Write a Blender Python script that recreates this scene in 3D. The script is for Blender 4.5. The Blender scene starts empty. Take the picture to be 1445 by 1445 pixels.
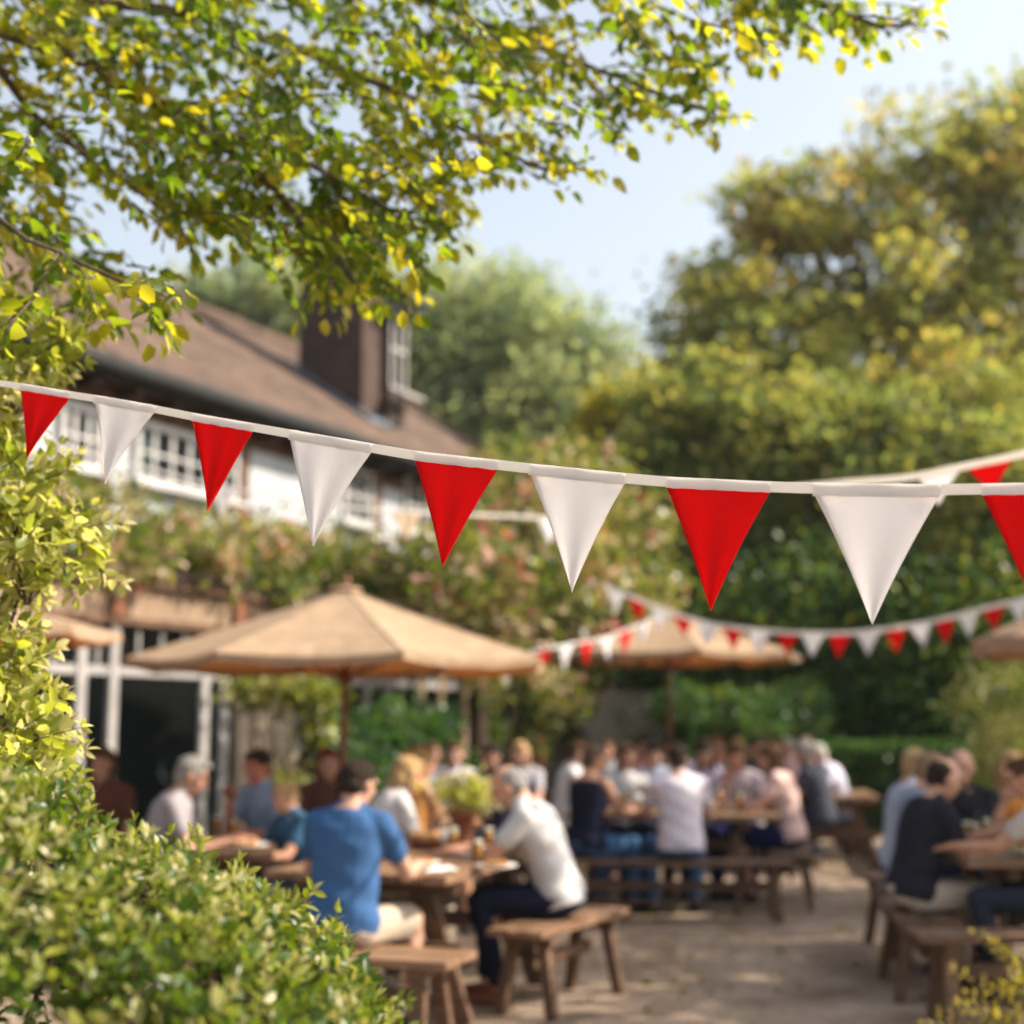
import bpy, bmesh, math, random
import numpy as np
from mathutils import Vector, Matrix
random.seed(7); RNG = np.random.default_rng(11)
R = math.radians
scene = bpy.context.scene
COL = scene.collection

# ------------------------------------------------------------------ camera numbers
F = 2007.0; TILT = R(8.4); EYE = 1.5
CT, ST = math.cos(TILT), math.sin(TILT)
def ray(px, py):
    u = (px - 722.5) / F; v = (722.5 - py) / F
    return Vector((u, CT - v * ST, ST + v * CT))
def at(px, py, Y):
    d = ray(px, py); return Vector((0, 0, EYE)) + d * (Y / d.y)
def atz(px, py, z):
    d = ray(px, py); return Vector((0, 0, EYE)) + d * ((z - EYE) / d.z)
def xof(px, Y, z=1.0):
    zc = Y * CT + (z - EYE) * ST
    return (px - 722.5) / F * zc

# ------------------------------------------------------------------ objects
def tag(o, label=None, cat=None, group=None, kind=None):
    if label: o['label'] = label
    if cat: o['category'] = cat
    if group: o['group'] = group
    if kind: o['kind'] = kind
    return o
def empty(name, loc=(0, 0, 0), rz=0.0, label=None, cat=None, group=None):
    o = bpy.data.objects.new(name, None); COL.objects.link(o)
    o.location = loc; o.rotation_euler = (0, 0, rz); o.empty_display_size = .1
    return tag(o, label, cat, group)
def link(name, me, mat=None, parent=None, smooth=False):
    o = bpy.data.objects.new(name, me); COL.objects.link(o)
    if mat:
        me.materials.append(mat)
    if smooth:
        me.polygons.foreach_set('use_smooth', [True] * len(me.polygons))
    if parent: o.parent = parent
    return o
def dup_tree(o, parent=None):
    c = o.copy(); COL.objects.link(c); c.parent = parent
    for ch in o.children: dup_tree(ch, c)
    return c

class MB:
    def __init__(s): s.v = []; s.f = []
    def add(s, vs, fs):
        b = len(s.v); s.v += [tuple(p) for p in vs]; s.f += [tuple(i + b for i in f) for f in fs]; return s
    def box(s, c, size, M=None):
        x, y, z = [k / 2 for k in size]; c = Vector(c)
        vs = [Vector((sx * x, sy * y, sz * z)) for sz in (-1, 1) for sy in (-1, 1) for sx in (-1, 1)]
        if M is not None: vs = [M @ p for p in vs]
        return s.add([p + c for p in vs], [(0, 2, 3, 1), (4, 5, 7, 6), (0, 1, 5, 4), (2, 6, 7, 3), (0, 4, 6, 2), (1, 3, 7, 5)])
    def bar(s, a, b, w, h, up=(0, 0, 1)):
        a = Vector(a); b = Vector(b); d = (b - a); L = d.length; d = d / L
        u = Vector(up)
        if abs(d.dot(u)) > .98: u = Vector((0, 1, 0))
        x = d.cross(u).normalized(); z = x.cross(d)
        M = Matrix((x, d, z)).transposed()
        return s.box((a + b) / 2, (w, L, h), M)
    def loft(s, rings, n=12):
        # rings: (center, xvec, yvec, rx, ry)
        vs = []; fs = []
        for (c, xv, yv, rx, ry) in rings:
            for i in range(n):
                a = 2 * math.pi * i / n
                vs.append(Vector(c) + Vector(xv) * (rx * math.cos(a)) + Vector(yv) * (ry * math.sin(a)))
        m = len(rings)
        for k in range(m - 1):
            for i in range(n):
                j = (i + 1) % n
                fs.append((k * n + i, k * n + j, (k + 1) * n + j, (k + 1) * n + i))
        fs.append(tuple(reversed(range(n)))); fs.append(tuple((m - 1) * n + i for i in range(n)))
        return s.add(vs, fs)
    def cap(s, a, b, r1, r2, n=12, flat=1.0):
        a = Vector(a); b = Vector(b); d = (b - a).normalized()
        u = Vector((0, 0, 1)) if abs(d.z) < .9 else Vector((0, 1, 0))
        x = d.cross(u).normalized(); y = d.cross(x)
        rg = []
        for t in (-.97, -.75, -.4): rg.append((a + d * (r1 * t), x, y, r1 * math.sqrt(1 - t * t), flat * r1 * math.sqrt(1 - t * t)))
        rg.append((a, x, y, r1, r1 * flat)); rg.append((b, x, y, r2, r2 * flat))
        for t in (.4, .75, .97): rg.append((b + d * (r2 * t), x, y, r2 * math.sqrt(1 - t * t), flat * r2 * math.sqrt(1 - t * t)))
        return s.loft(rg, n)
    def ell(s, c, rad, M=None, n=14):
        c = Vector(c); M = M or Matrix.Identity(3)
        x, y, z = M.col[0], M.col[1], M.col[2]; rg = []
        for k in range(9):
            t = math.cos(math.pi * (.04 + .92 * k / 8)) * -1
            q = math.sqrt(1 - t * t)
            rg.append((c + z * (rad[2] * t), x, y, rad[0] * q, rad[1] * q))
        return s.loft(rg, n)
    def lathe(s, c, prof, n=20):
        rg = [(Vector(c) + Vector((0, 0, z)), Vector((1, 0, 0)), Vector((0, 1, 0)), r, r) for r, z in prof]
        return s.loft(rg, n)
    def mesh(s, name):
        me = bpy.data.meshes.new(name); me.from_pydata(s.v, [], s.f); me.update(); return me
    def build(s, name, mat, parent=None, smooth=False, bevel=0):
        me = s.mesh(name)
        if bevel:
            bm = bmesh.new(); bm.from_mesh(me)
            bmesh.ops.bevel(bm, geom=bm.edges[:], offset=bevel, segments=2, affect='EDGES', clamp_overlap=True)
            bm.to_mesh(me); bm.free()
        return link(name, me, mat, parent, smooth)

# ------------------------------------------------------------------ materials
def newmat(name):
    m = bpy.data.materials.new(name); m.use_nodes = True
    nt = m.node_tree; nt.nodes.clear()
    out = nt.nodes.new('ShaderNodeOutputMaterial')
    return m, nt, out
def N(nt, t, **kw):
    n = nt.nodes.new(t)
    for k, v in kw.items(): setattr(n, k, v)
    return n
def bsdf(nt, out, rough=.7, spec=.4):
    b = N(nt, 'ShaderNodeBsdfPrincipled'); b.inputs['Roughness'].default_value = rough
    b.inputs['Specular IOR Level'].default_value = spec
    nt.links.new(b.outputs[0], out.inputs[0]); return b
def c4(c): return (c[0], c[1], c[2], 1)
def ramp(nt, cols, fac):
    r = N(nt, 'ShaderNodeValToRGB'); e = r.color_ramp.elements
    e[0].position, e[0].color = cols[0][0], c4(cols[0][1])
    e[1].position, e[1].color = cols[-1][0], c4(cols[-1][1])
    for p, c in cols[1:-1]:
        q = e.new(p); q.color = c4(c)
    nt.links.new(fac, r.inputs[0]); return r
def noise_mat(name, c1, c2, scale=8, rough=.8, bump=.2, stretch=(1, 1, 1), detail=6, spec=.3, bscale=None):
    m, nt, out = newmat(name); b = bsdf(nt, out, rough, spec)
    tc = N(nt, 'ShaderNodeTexCoord'); mp = N(nt, 'ShaderNodeMapping'); mp.inputs['Scale'].default_value = stretch
    nt.links.new(tc.outputs['Object'], mp.inputs[0])
    no = N(nt, 'ShaderNodeTexNoise'); no.inputs['Scale'].default_value = scale; no.inputs['Detail'].default_value = detail
    nt.links.new(mp.outputs[0], no.inputs[0])
    r = ramp(nt, [(.32, c1), (.68, c2)], no.outputs[0]); nt.links.new(r.outputs[0], b.inputs['Base Color'])
    if bump:
        n2 = N(nt, 'ShaderNodeTexNoise'); n2.inputs['Scale'].default_value = bscale or scale * 4; n2.inputs['Detail'].default_value = 4
        nt.links.new(mp.outputs[0], n2.inputs[0])
        bp = N(nt, 'ShaderNodeBump'); bp.inputs['Strength'].default_value = bump; bp.inputs['Distance'].default_value = .02
        nt.links.new(n2.outputs[0], bp.inputs['Height']); nt.links.new(bp.outputs[0], b.inputs['Normal'])
    return m
def cloth_mat(name, c, trans=.0, weave=900, tcol=None, var=.12):
    m, nt, out = newmat(name); b = bsdf(nt, out, .95, .05)
    tc = N(nt, 'ShaderNodeTexCoord'); no = N(nt, 'ShaderNodeTexNoise'); no.inputs['Scale'].default_value = 7; no.inputs['Detail'].default_value = 5
    nt.links.new(tc.outputs['Object'], no.inputs[0])
    r = ramp(nt, [(.3, [k * (1 - var) for k in c]), (.7, [min(1, k * (1 + var)) for k in c])], no.outputs[0])
    nt.links.new(r.outputs[0], b.inputs['Base Color'])
    n2 = N(nt, 'ShaderNodeTexNoise'); n2.inputs['Scale'].default_value = weave; nt.links.new(tc.outputs['Object'], n2.inputs[0])
    n3 = N(nt, 'ShaderNodeTexNoise'); n3.inputs['Scale'].default_value = 22; nt.links.new(tc.outputs['Object'], n3.inputs[0])
    ad = N(nt, 'ShaderNodeMath', operation='MULTIPLY_ADD'); ad.inputs[1].default_value = .12
    nt.links.new(n2.outputs[0], ad.inputs[0]); nt.links.new(n3.outputs[0], ad.inputs[2])
    bp = N(nt, 'ShaderNodeBump'); bp.inputs['Strength'].default_value = .45; bp.inputs['Distance'].default_value = .012
    nt.links.new(ad.outputs[0], bp.inputs['Height']); nt.links.new(bp.outputs[0], b.inputs['Normal'])
    if trans:
        t = N(nt, 'ShaderNodeBsdfTranslucent'); t.inputs[0].default_value = c4(tcol or c)
        mx = N(nt, 'ShaderNodeMixShader'); mx.inputs[0].default_value = trans
        nt.links.new(b.outputs[0], mx.inputs[1]); nt.links.new(t.outputs[0], mx.inputs[2]); nt.links.new(mx.outputs[0], out.inputs[0])
    return m
def leaf_mat(name, cols, tcols, trans=.45, rough=.45, spec=.35):
    """cols / tcols: ramps over the per-leaf value 'rnd'"""
    m, nt, out = newmat(name); b = bsdf(nt, out, rough, spec)
    a = N(nt, 'ShaderNodeAttribute', attribute_name='rnd')
    r = ramp(nt, cols, a.outputs['Fac']); nt.links.new(r.outputs[0], b.inputs['Base Color'])
    r2 = ramp(nt, tcols, a.outputs['Fac'])
    t = N(nt, 'ShaderNodeBsdfTranslucent'); nt.links.new(r2.outputs[0], t.inputs[0])
    mx = N(nt, 'ShaderNodeMixShader'); mx.inputs[0].default_value = trans
    nt.links.new(b.outputs[0], mx.inputs[1]); nt.links.new(t.outputs[0], mx.inputs[2]); nt.links.new(mx.outputs[0], out.inputs[0])
    return m

M = {}
M['bark'] = noise_mat('bark', (.055, .038, .026), (.13, .095, .07), 9, .9, .6, (1, 1, .25))
M['twig'] = noise_mat('twig', (.05, .028, .016), (.12, .07, .04), 30, .8, .3)
M['wood'] = noise_mat('weathered_wood', (.05, .025, .013), (.16, .085, .045), 5, .55, .35, (1.2, 9, 9), spec=.4)
M['wood_pale'] = noise_mat('worn_pale_wood', (.11, .058, .030), (.31, .175, .095), 5, .5, .3, (1.2, 9, 9), spec=.45)
M['wood_dark'] = noise_mat('dark_stained_timber', (.022, .014, .010), (.055, .033, .022), 6, .6, .3, (1, 1, .3))
M['wood_red'] = noise_mat('red_brown_timber', (.12, .045, .022), (.22, .09, .045), 8, .5, .2, (1, 1, .2))
M['beam'] = noise_mat('house_beam', (.07, .035, .02), (.14, .075, .045), 6, .8, .3, (1, 1, .3))
M['plaster'] = noise_mat('white_plaster', (.33, .35, .385), (.44, .455, .48), 2.2, .9, .25, bscale=40)
M['cream'] = noise_mat('cream_painted_timber', (.20, .13, .085), (.30, .21, .14), 3, .6, .1)
M['whitewood'] = noise_mat('white_painted_timber', (.38, .37, .37), (.50, .49, .49), 5, .5, .1)
M['postwood'] = noise_mat('grey_white_post', (.25, .235, .23), (.36, .34, .33), 5, .6, .1)  # greyer copy of the white painted timber
M['beigewall'] = noise_mat('beige_render', (.32, .24, .17), (.46, .36, .27), 3, .9, .3, bscale=30)
M['dark'] = noise_mat('painted_interior_shade', (.006, .005, .004), (.02, .014, .01), 1.5, .9, 0)  # near-black colour stands in for the shade of unlit rooms
M['lead'] = noise_mat('lead_flashing', (.09, .11, .14), (.18, .2, .24), 6, .5, .2)
M['gutter'] = noise_mat('black_gutter', (.010, .010, .012), (.02, .02, .02), 6, .8, 0)
M['terracotta'] = noise_mat('terracotta', (.16, .055, .03), (.28, .11, .06), 6, .8, .2)
M['stone'] = noise_mat('garden_stone', (.2, .18, .16), (.42, .38, .34), 3, .9, .5)

def roof_mat():
    m, nt, out = newmat('clay_roof_tiles'); b = bsdf(nt, out, .85, .3)
    tc = N(nt, 'ShaderNodeTexCoord'); mp = N(nt, 'ShaderNodeMapping')
    nt.links.new(tc.outputs['Object'], mp.inputs[0])
    br = N(nt, 'ShaderNodeTexBrick'); br.offset = .5
    br.inputs['Scale'].default_value = 1; br.inputs['Mortar Size'].default_value = .008
    br.inputs['Brick Width'].default_value = .2; br.inputs['Row Height'].default_value = .13
    br.inputs['Color1'].default_value = c4((.075, .047, .035)); br.inputs['Color2'].default_value = c4((.150, .098, .072)); br.inputs['Mortar'].default_value = c4((.035, .022, .018))
    nt.links.new(mp.outputs[0], br.inputs[0])
    no = N(nt, 'ShaderNodeTexNoise'); no.inputs['Scale'].default_value = .8; no.inputs['Detail'].default_value = 7
    nt.links.new(mp.outputs[0], no.inputs[0])
    r = ramp(nt, [(.28, (.5, .5, .45)), (.5, (.85, .83, .8)), (.72, (1.2, 1.12, 1.05))], no.outputs[0])
    mx = N(nt, 'ShaderNodeMix', data_type='RGBA', blend_type='MULTIPLY'); mx.inputs[0].default_value = 1
    nt.links.new(br.outputs[0], mx.inputs[6]); nt.links.new(r.outputs[0], mx.inputs[7]); nt.links.new(mx.outputs[2], b.inputs['Base Color'])
    wv = N(nt, 'ShaderNodeTexWave', wave_type='BANDS', bands_direction='Y', wave_profile='SAW'); wv.inputs['Scale'].default_value = 2 * math.pi / .13 / 20 * 1.0
    nt.links.new(mp.outputs[0], wv.inputs[0])
    bp = N(nt, 'ShaderNodeBump'); bp.inputs['Strength'].default_value = .9; bp.inputs['Distance'].default_value = .03
    nt.links.new(wv.outputs[1], bp.inputs['Height']); nt.links.new(bp.outputs[0], b.inputs['Normal'])
    return m
M['roof'] = roof_mat()
def brick_mat(name, c1, c2, mo):
    m, nt, out = newmat(name); b = bsdf(nt, out, .9, .2)
    tc = N(nt, 'ShaderNodeTexCoord'); br = N(nt, 'ShaderNodeTexBrick')
    sp = N(nt, 'ShaderNodeSeparateXYZ'); cb = N(nt, 'ShaderNodeCombineXYZ'); ad = N(nt, 'ShaderNodeMath', operation='ADD')
    nt.links.new(tc.outputs['Object'], sp.inputs[0]); nt.links.new(sp.outputs[0], ad.inputs[0]); nt.links.new(sp.outputs[1], ad.inputs[1])
    nt.links.new(ad.outputs[0], cb.inputs[0]); nt.links.new(sp.outputs[2], cb.inputs[1]); nt.links.new(cb.outputs[0], br.inputs[0])
    br.inputs['Scale'].default_value = 1; br.inputs['Brick Width'].default_value = .225; br.inputs['Row Height'].default_value = .075; br.inputs['Mortar Size'].default_value = .008
    br.inputs['Color1'].default_value = c4(c1); br.inputs['Color2'].default_value = c4(c2); br.inputs['Mortar'].default_value = c4(mo)
    nt.links.new(br.outputs[0], b.inputs['Base Color'])
    bp = N(nt, 'ShaderNodeBump'); bp.inputs['Strength'].default_value = .5; bp.inputs['Distance'].default_value = .01; bp.invert = True
    nt.links.new(br.outputs[1], bp.inputs['Height']); nt.links.new(bp.outputs[0], b.inputs['Normal'])
    return m
M['chimney'] = brick_mat('dark_chimney_brick', (.045, .028, .024), (.085, .050, .038), (.07, .06, .055))
def ground_mat():
    m, nt, out = newmat('gravel_dirt'); b = bsdf(nt, out, .95, .15)
    tc = N(nt, 'ShaderNodeTexCoord')
    n1 = N(nt, 'ShaderNodeTexNoise'); n1.inputs['Scale'].default_value = 1.6; n1.inputs['Detail'].default_value = 9; n1.inputs['Roughness'].default_value = .65
    vo = N(nt, 'ShaderNodeTexVoronoi'); vo.inputs['Scale'].default_value = 45
    v2 = N(nt, 'ShaderNodeTexNoise'); v2.inputs['Scale'].default_value = 6; v2.inputs['Detail'].default_value = 8
    for n in (n1, vo, v2): nt.links.new(tc.outputs['Object'], n.inputs[0])
    r1 = ramp(nt, [(.3, (.15, .10, .068)), (.5, (.265, .20, .15)), (.72, (.40, .31, .24))], n1.outputs[0])
    r2 = ramp(nt, [(0, (.72, .7, .68)), (1, (1.15, 1.13, 1.1))], vo.outputs[1])
    mx = N(nt, 'ShaderNodeMix', data_type='RGBA', blend_type='MULTIPLY'); mx.inputs[0].default_value = .8
    nt.links.new(r1.outputs[0], mx.inputs[6]); nt.links.new(r2.outputs[0], mx.inputs[7]); nt.links.new(mx.outputs[2], b.inputs['Base Color'])
    ad = N(nt, 'ShaderNodeMath', operation='MULTIPLY_ADD'); ad.inputs[1].default_value = -.5
    nt.links.new(vo.outputs[0], ad.inputs[0]); nt.links.new(v2.outputs[0], ad.inputs[2])
    bp = N(nt, 'ShaderNodeBump'); bp.inputs['Strength'].default_value = .8; bp.inputs['Distance'].default_value = .03
    nt.links.new(ad.outputs[0], bp.inputs['Height']); nt.links.new(bp.outputs[0], b.inputs['Normal'])
    return m
M['ground'] = ground_mat()
def glass_mat(name='window_glass', tint=(.5, .55, .55), rough=.03):
    m, nt, out = newmat(name)
    g = N(nt, 'ShaderNodeBsdfGlossy'); g.inputs['Roughness'].default_value = rough; g.inputs[0].default_value = (1, 1, 1, 1)
    t = N(nt, 'ShaderNodeBsdfTransparent'); t.inputs[0].default_value = c4(tint)
    fr = N(nt, 'ShaderNodeFresnel'); fr.inputs[0].default_value = 1.12
    ad = N(nt, 'ShaderNodeMath', operation='ADD'); ad.inputs[1].default_value = .0; nt.links.new(fr.outputs[0], ad.inputs[0])
    mx = N(nt, 'ShaderNodeMixShader'); nt.links.new(ad.outputs[0], mx.inputs[0]); nt.links.new(t.outputs[0], mx.inputs[1]); nt.links.new(g.outputs[0], mx.inputs[2])
    nt.links.new(mx.outputs[0], out.inputs[0]); return m
M['glass'] = glass_mat()
M['drink_glass'] = glass_mat('drinking_glass', (.93, .95, .94), .02)
def plain(name, c, rough=.5, spec=.5):
    m, nt, out = newmat(name); b = bsdf(nt, out, rough, spec)
    no = N(nt, 'ShaderNodeTexNoise'); no.inputs['Scale'].default_value = 25; tc = N(nt, 'ShaderNodeTexCoord'); nt.links.new(tc.outputs['Object'], no.inputs[0])
    r = ramp(nt, [(.3, [k * .88 for k in c]), (.7, [min(1, k * 1.08) for k in c])], no.outputs[0]); nt.links.new(r.outputs[0], b.inputs['Base Color'])
    return m
M['beer'] = plain('amber_drink', (.5, .2, .03), .1, .6)
M['foam'] = plain('beer_foam', (.75, .68, .55), .8)
M['china'] = plain('white_china', (.72, .70, .67), .15, .6)
M['food'] = noise_mat('food', (.30, .11, .03), (.48, .26, .08), 40, .6, .5)
M['greenfood'] = noise_mat('salad', (.06, .12, .02), (.2, .3, .05), 50, .6, .5)
M['napkin'] = plain('paper_napkin', (.75, .73, .70), .9, .1)
M['eye'] = plain('dark_eye', (.03, .02, .015), .2)
M['parasol'] = cloth_mat('tan_canvas', (.50, .375, .26), .42, 300, (.62, .34, .12), .16)
M['seam'] = cloth_mat('canvas_seam', (.34, .25, .17), 0, 300)
M['parasol_pale'] = cloth_mat('faded_canvas', (.42, .34, .28), .22, 300, (.45, .30, .18), .08)
M['red'] = cloth_mat('red_cotton', (.72, .012, .012), .40, 1500, (.85, .01, .012), .06)
M['white'] = cloth_mat('white_cotton', (.86, .84, .84), .5, 1500, (.92, .89, .89), .02)
M['hem'] = cloth_mat('white_cotton_hem', (.88, .86, .85), .55, 1500, (.97, .94, .92), .02)
M['tape'] = cloth_mat('white_cotton_tape', (.90, .89, .88), .5, 1500, (.8, .76, .70), .03)
M['cream_cloth'] = cloth_mat('cream_cotton', (.70, .56, .40), .4, 1500, None, .03)

L = {}
# overhanging branches: dark green to yellow, strongly back-lit
L['over'] = leaf_mat('beech_leaves', [(0, (.020, .045, .008)), (.5, (.05, .09, .010)), (.8, (.15, .16, .012)), (1, (.17, .12, .015))],
                     [(0, (.09, .18, .006)), (.45, (.24, .34, .008)), (.8, (.66, .60, .015)), (1, (.70, .52, .03))], .6)
L['hedge'] = leaf_mat('privet_leaves', [(0, (.012, .036, .007)), (.4, (.05, .095, .012)), (.68, (.22, .23, .04)), (1, (.52, .46, .26))],
                      [(0, (.06, .16, .01)), (.5, (.30, .40, .015)), (.8, (.6, .58, .08)), (1, (.65, .6, .2))], .32, .36, .4)  # dark and cream ramp ends imitate shaded gaps and sunlit leaves
L['gold'] = leaf_mat('golden_shrub_leaves', [(0, (.07, .11, .018)), (.5, (.22, .25, .04)), (1, (.56, .48, .26))],
                     [(0, (.22, .34, .02)), (.5, (.58, .58, .05)), (1, (.92, .82, .42))], .55, .35, .4)
L['twig'] = leaf_mat('ochre_leaves', [(0, (.08, .08, .012)), (.6, (.20, .16, .03)), (1, (.36, .25, .12))], [(0, (.2, .22, .01)), (.6, (.5, .4, .03)), (1, (.55, .4, .15))], .45, .5, .3)
L['tree_r'] = leaf_mat('broad_crown_leaves', [(0, (.07, .11, .045)), (.45, (.17, .20, .06)), (.8, (.32, .28, .08)), (1, (.44, .27, .10))],
                       [(0, (.18, .26, .06)), (.45, (.42, .46, .08)), (.8, (.68, .58, .09)), (1, (.72, .46, .12))], .5, .5, .3)
L['tree_m'] = leaf_mat('haze_tinted_leaves', [(0, (.12, .17, .12)), (.5, (.20, .25, .13)), (1, (.34, .36, .14))],
                       [(0, (.25, .36, .16)), (.5, (.42, .48, .18)), (1, (.6, .6, .2))], .5, .5, .3)  # pale leaf colour stands in for distance haze
L['tree_y'] = leaf_mat('yellow_crown_leaves', [(0, (.10, .12, .02)), (.5, (.26, .24, .03)), (1, (.42, .36, .05))],
                       [(0, (.3, .3, .02)), (.5, (.6, .5, .02)), (1, (.75, .6, .05))], .5, .5, .3)
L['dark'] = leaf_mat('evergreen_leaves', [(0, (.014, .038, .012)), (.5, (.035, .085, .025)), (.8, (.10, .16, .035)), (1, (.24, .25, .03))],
                     [(0, (.03, .09, .015)), (.5, (.08, .2, .03)), (.8, (.28, .38, .03)), (1, (.6, .55, .03))], .35, .45, .4)  # brightened against shade; yellow ramp top imitates spots of light
L['vine'] = leaf_mat('climber_leaves', [(0, (.018, .042, .012)), (.42, (.07, .11, .02)), (.66, (.28, .26, .06)), (.78, (.55, .42, .28)), (.92, (.60, .38, .32)), (1, (.38, .03, .03))],
                     [(0, (.05, .1, .02)), (.4, (.2, .28, .02)), (.72, (.45, .42, .05)), (.86, (.5, .35, .15)), (.94, (.55, .3, .25)), (1, (.5, .04, .04))], .35, .4, .4)  # darkest and palest steps imitate shade and highlights; pinks are plant colour

# ------------------------------------------------------------------ leaves
def leaves(name, C, D, S, mat, parent=None, rnd=None, wid=.5, detail=True):
    """C centres (n,3), D growth directions, S lengths -> one mesh of leaf-shaped faces"""
    n = len(C); C = np.asarray(C, float); D = np.asarray(D, float); S = np.asarray(S, float).reshape(-1, 1)
    D = D / (np.linalg.norm(D, axis=1, keepdims=True) + 1e-9)
    A = RNG.normal(size=(n, 3)); A[:, 2] += 1.2
    X = np.cross(D, A); X /= (np.linalg.norm(X, axis=1, keepdims=True) + 1e-9); Nn = np.cross(X, D)
    w = wid
    if detail:
        T = np.array([(0, 0, 0), (-.5 * w, .30, .09), (-.42 * w, .68, .05), (0, 1, -.10), (.42 * w, .68, .05), (.5 * w, .30, .09), (0, .32, 0), (0, .68, -.02)])
        Fc = [(0, 6, 1), (0, 5, 6), (1, 6, 7, 2), (6, 5, 4, 7), (2, 7, 3), (7, 4, 3)]
    else:
        T = np.array([(0, 0, 0), (-.5 * w, .45, .08), (0, 1, -.05), (.5 * w, .45, .08)]); Fc = [(0, 3, 2, 1)]
    V = C[:, None, :] + S[:, None, :] * (T[None, :, 0, None] * X[:, None, :] + T[None, :, 1, None] * D[:, None, :] + T[None, :, 2, None] * Nn[:, None, :])
    k = len(T); V = V.reshape(-1, 3)
    li = []; ls = []; pos = 0
    base = np.arange(n) * k
    per = np.concatenate([np.array(f) for f in Fc]); cnt = np.array([len(f) for f in Fc])
    idx = (base[:, None] + per[None, :]).ravel()
    starts = np.concatenate([[0], np.cumsum(cnt)[:-1]]); tot = cnt.sum()
    st = (np.arange(n)[:, None] * tot + starts[None, :]).ravel()
    me = bpy.data.meshes.new(name)
    me.vertices.add(len(V)); me.vertices.foreach_set('co', V.ravel().astype(np.float32))
    me.loops.add(len(idx)); me.loops.foreach_set('vertex_index', idx.astype(np.int32))
    me.polygons.add(len(st)); me.polygons.foreach_set('loop_start', st.astype(np.int32))
    me.polygons.foreach_set('loop_total', np.tile(cnt, n).astype(np.int32))
    me.update(); me.validate()
    if rnd is None: rnd = RNG.random(n)
    at_ = me.attributes.new('rnd', 'FLOAT', 'POINT'); at_.data.foreach_set('value', np.repeat(np.clip(rnd, 0, 1), k).astype(np.float32))
    return link(name, me, mat, parent)

def blob_leaves(blobs, n, size, shell=.35, up=.3, seed=0, colvar=.25, bias=0.0, clump=60):
    """leaves through ellipsoid blobs [(c, (rx,ry,rz))], denser near the surface, grouped in small clumps"""
    rg = np.random.default_rng(seed)
    vol = np.array([b[1][0] * b[1][1] * b[1][2] for b in blobs]) ** .72; vol /= vol.sum()
    nc = max(1, n // clump)
    bi = rg.choice(len(blobs), nc, p=vol)
    d = rg.normal(size=(nc, 3)); d /= np.linalg.norm(d, axis=1, keepdims=True)
    r = 1 - shell * rg.random(nc) ** 1.3
    r *= 1 + rg.normal(size=nc) * .05
    cc = np.array([blobs[i][0] for i in bi]) + d * r[:, None] * np.array([blobs[i][1] for i in bi])
    cr = rg.random(nc)
    ci = rg.integers(0, nc, n)
    mr = np.array([min(blobs[i][1]) for i in bi])
    sp = np.clip(mr * .22, size * 1.2, 1e9)[ci]
    P = cc[ci] + rg.normal(size=(n, 3)) * sp[:, None] * np.array([1, 1, .75])
    D = rg.normal(size=(n, 3)) * .8 + d[ci] * .6; D[:, 2] += up
    rnd = np.clip(bias + cr[ci] * (1 - colvar) * .8 + rg.random(n) * (colvar + .2), 0, 1)
    S = size * (.6 + .8 * rg.random(n))
    return P, D, S, rnd

def limb_mesh(mb, a, b, r1, r2, wob=.08, seg=6, sag=0, n=8, rg=random):
    a = Vector(a); b = Vector(b); L = (b - a).length; pts = []
    for i in range(seg + 1):
        t = i / seg; p = a.lerp(b, t)
        if 0 < i < seg: p += Vector([rg.uniform(-1, 1) * wob * L for _ in range(3)])
        p.z += sag * math.sin(math.pi * t) * L
        pts.append((p, r1 + (r2 - r1) * t))
    rings = []
    for i, (p, r) in enumerate(pts):
        d = (pts[min(i + 1, seg)][0] - pts[max(i - 1, 0)][0]).normalized()
        u = Vector((.13, .31, .94)) if abs(d.z) < .8 else Vector((.9, .3, .1))
        x = d.cross(u).normalized(); y = d.cross(x)
        rings.append((p, x, y, r, r))
    mb.loft(rings, n)
    return [p for p, r in pts]

def tree(name, base, blobs, nleaf, size, mat, label, cat='tree', group=None, trunk_r=.3, seed=1, shell=.45, bias=0., wid=.7, clump=60, fork=.35):
    rd = random.Random(seed)
    root = empty(name, base, 0, label, cat, group)
    b = Vector(base); mb = MB()
    top = sum((Vector(c) for c, r in blobs), Vector()) / len(blobs) - b
    fk = Vector((top.x * .3, top.y * .3, top.z * fork))
    limb_mesh(mb, (0, 0, -.1), fk, trunk_r, trunk_r * .7, .03, 5, rg=rd, n=12)
    for c, r in blobs:
        t = Vector(c) - b
        s = fk * rd.uniform(.8, 1)
        pts = limb_mesh(mb, s, t + Vector((0, 0, r[2] * .3)), trunk_r * .45, trunk_r * .12, .05, 5, rg=rd)
        for k in range(5):
            q = pts[rd.randint(2, 5)]
            e = t + Vector((rd.uniform(-1, 1) * r[0], rd.uniform(-1, 1) * r[1], rd.uniform(-.6, 1) * r[2])) * .85
            limb_mesh(mb, q, e, trunk_r * .14, .015, .06, 4, rg=rd, n=6)
    mb.build('trunk', M['bark'], root, True)
    loc = [(Vector(c) - b, r) for c, r in blobs]
    P, D, S, rnd = blob_leaves(loc, nleaf, size, shell, .1, seed, bias=bias, clump=clump)
    leaves('crown', P, D, S, mat, root, rnd, wid, False)
    return root

# ================================================================== SETTING
mb = MB(); mb.add([(-90, -40, 0), (90, -40, 0), (90, 220, 0), (-90, 220, 0)], [(0, 1, 2, 3)])
g = mb.build('ground', M['ground']); tag(g, 'tan gravel and packed dirt ground of the garden', None, None, 'structure')

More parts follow.
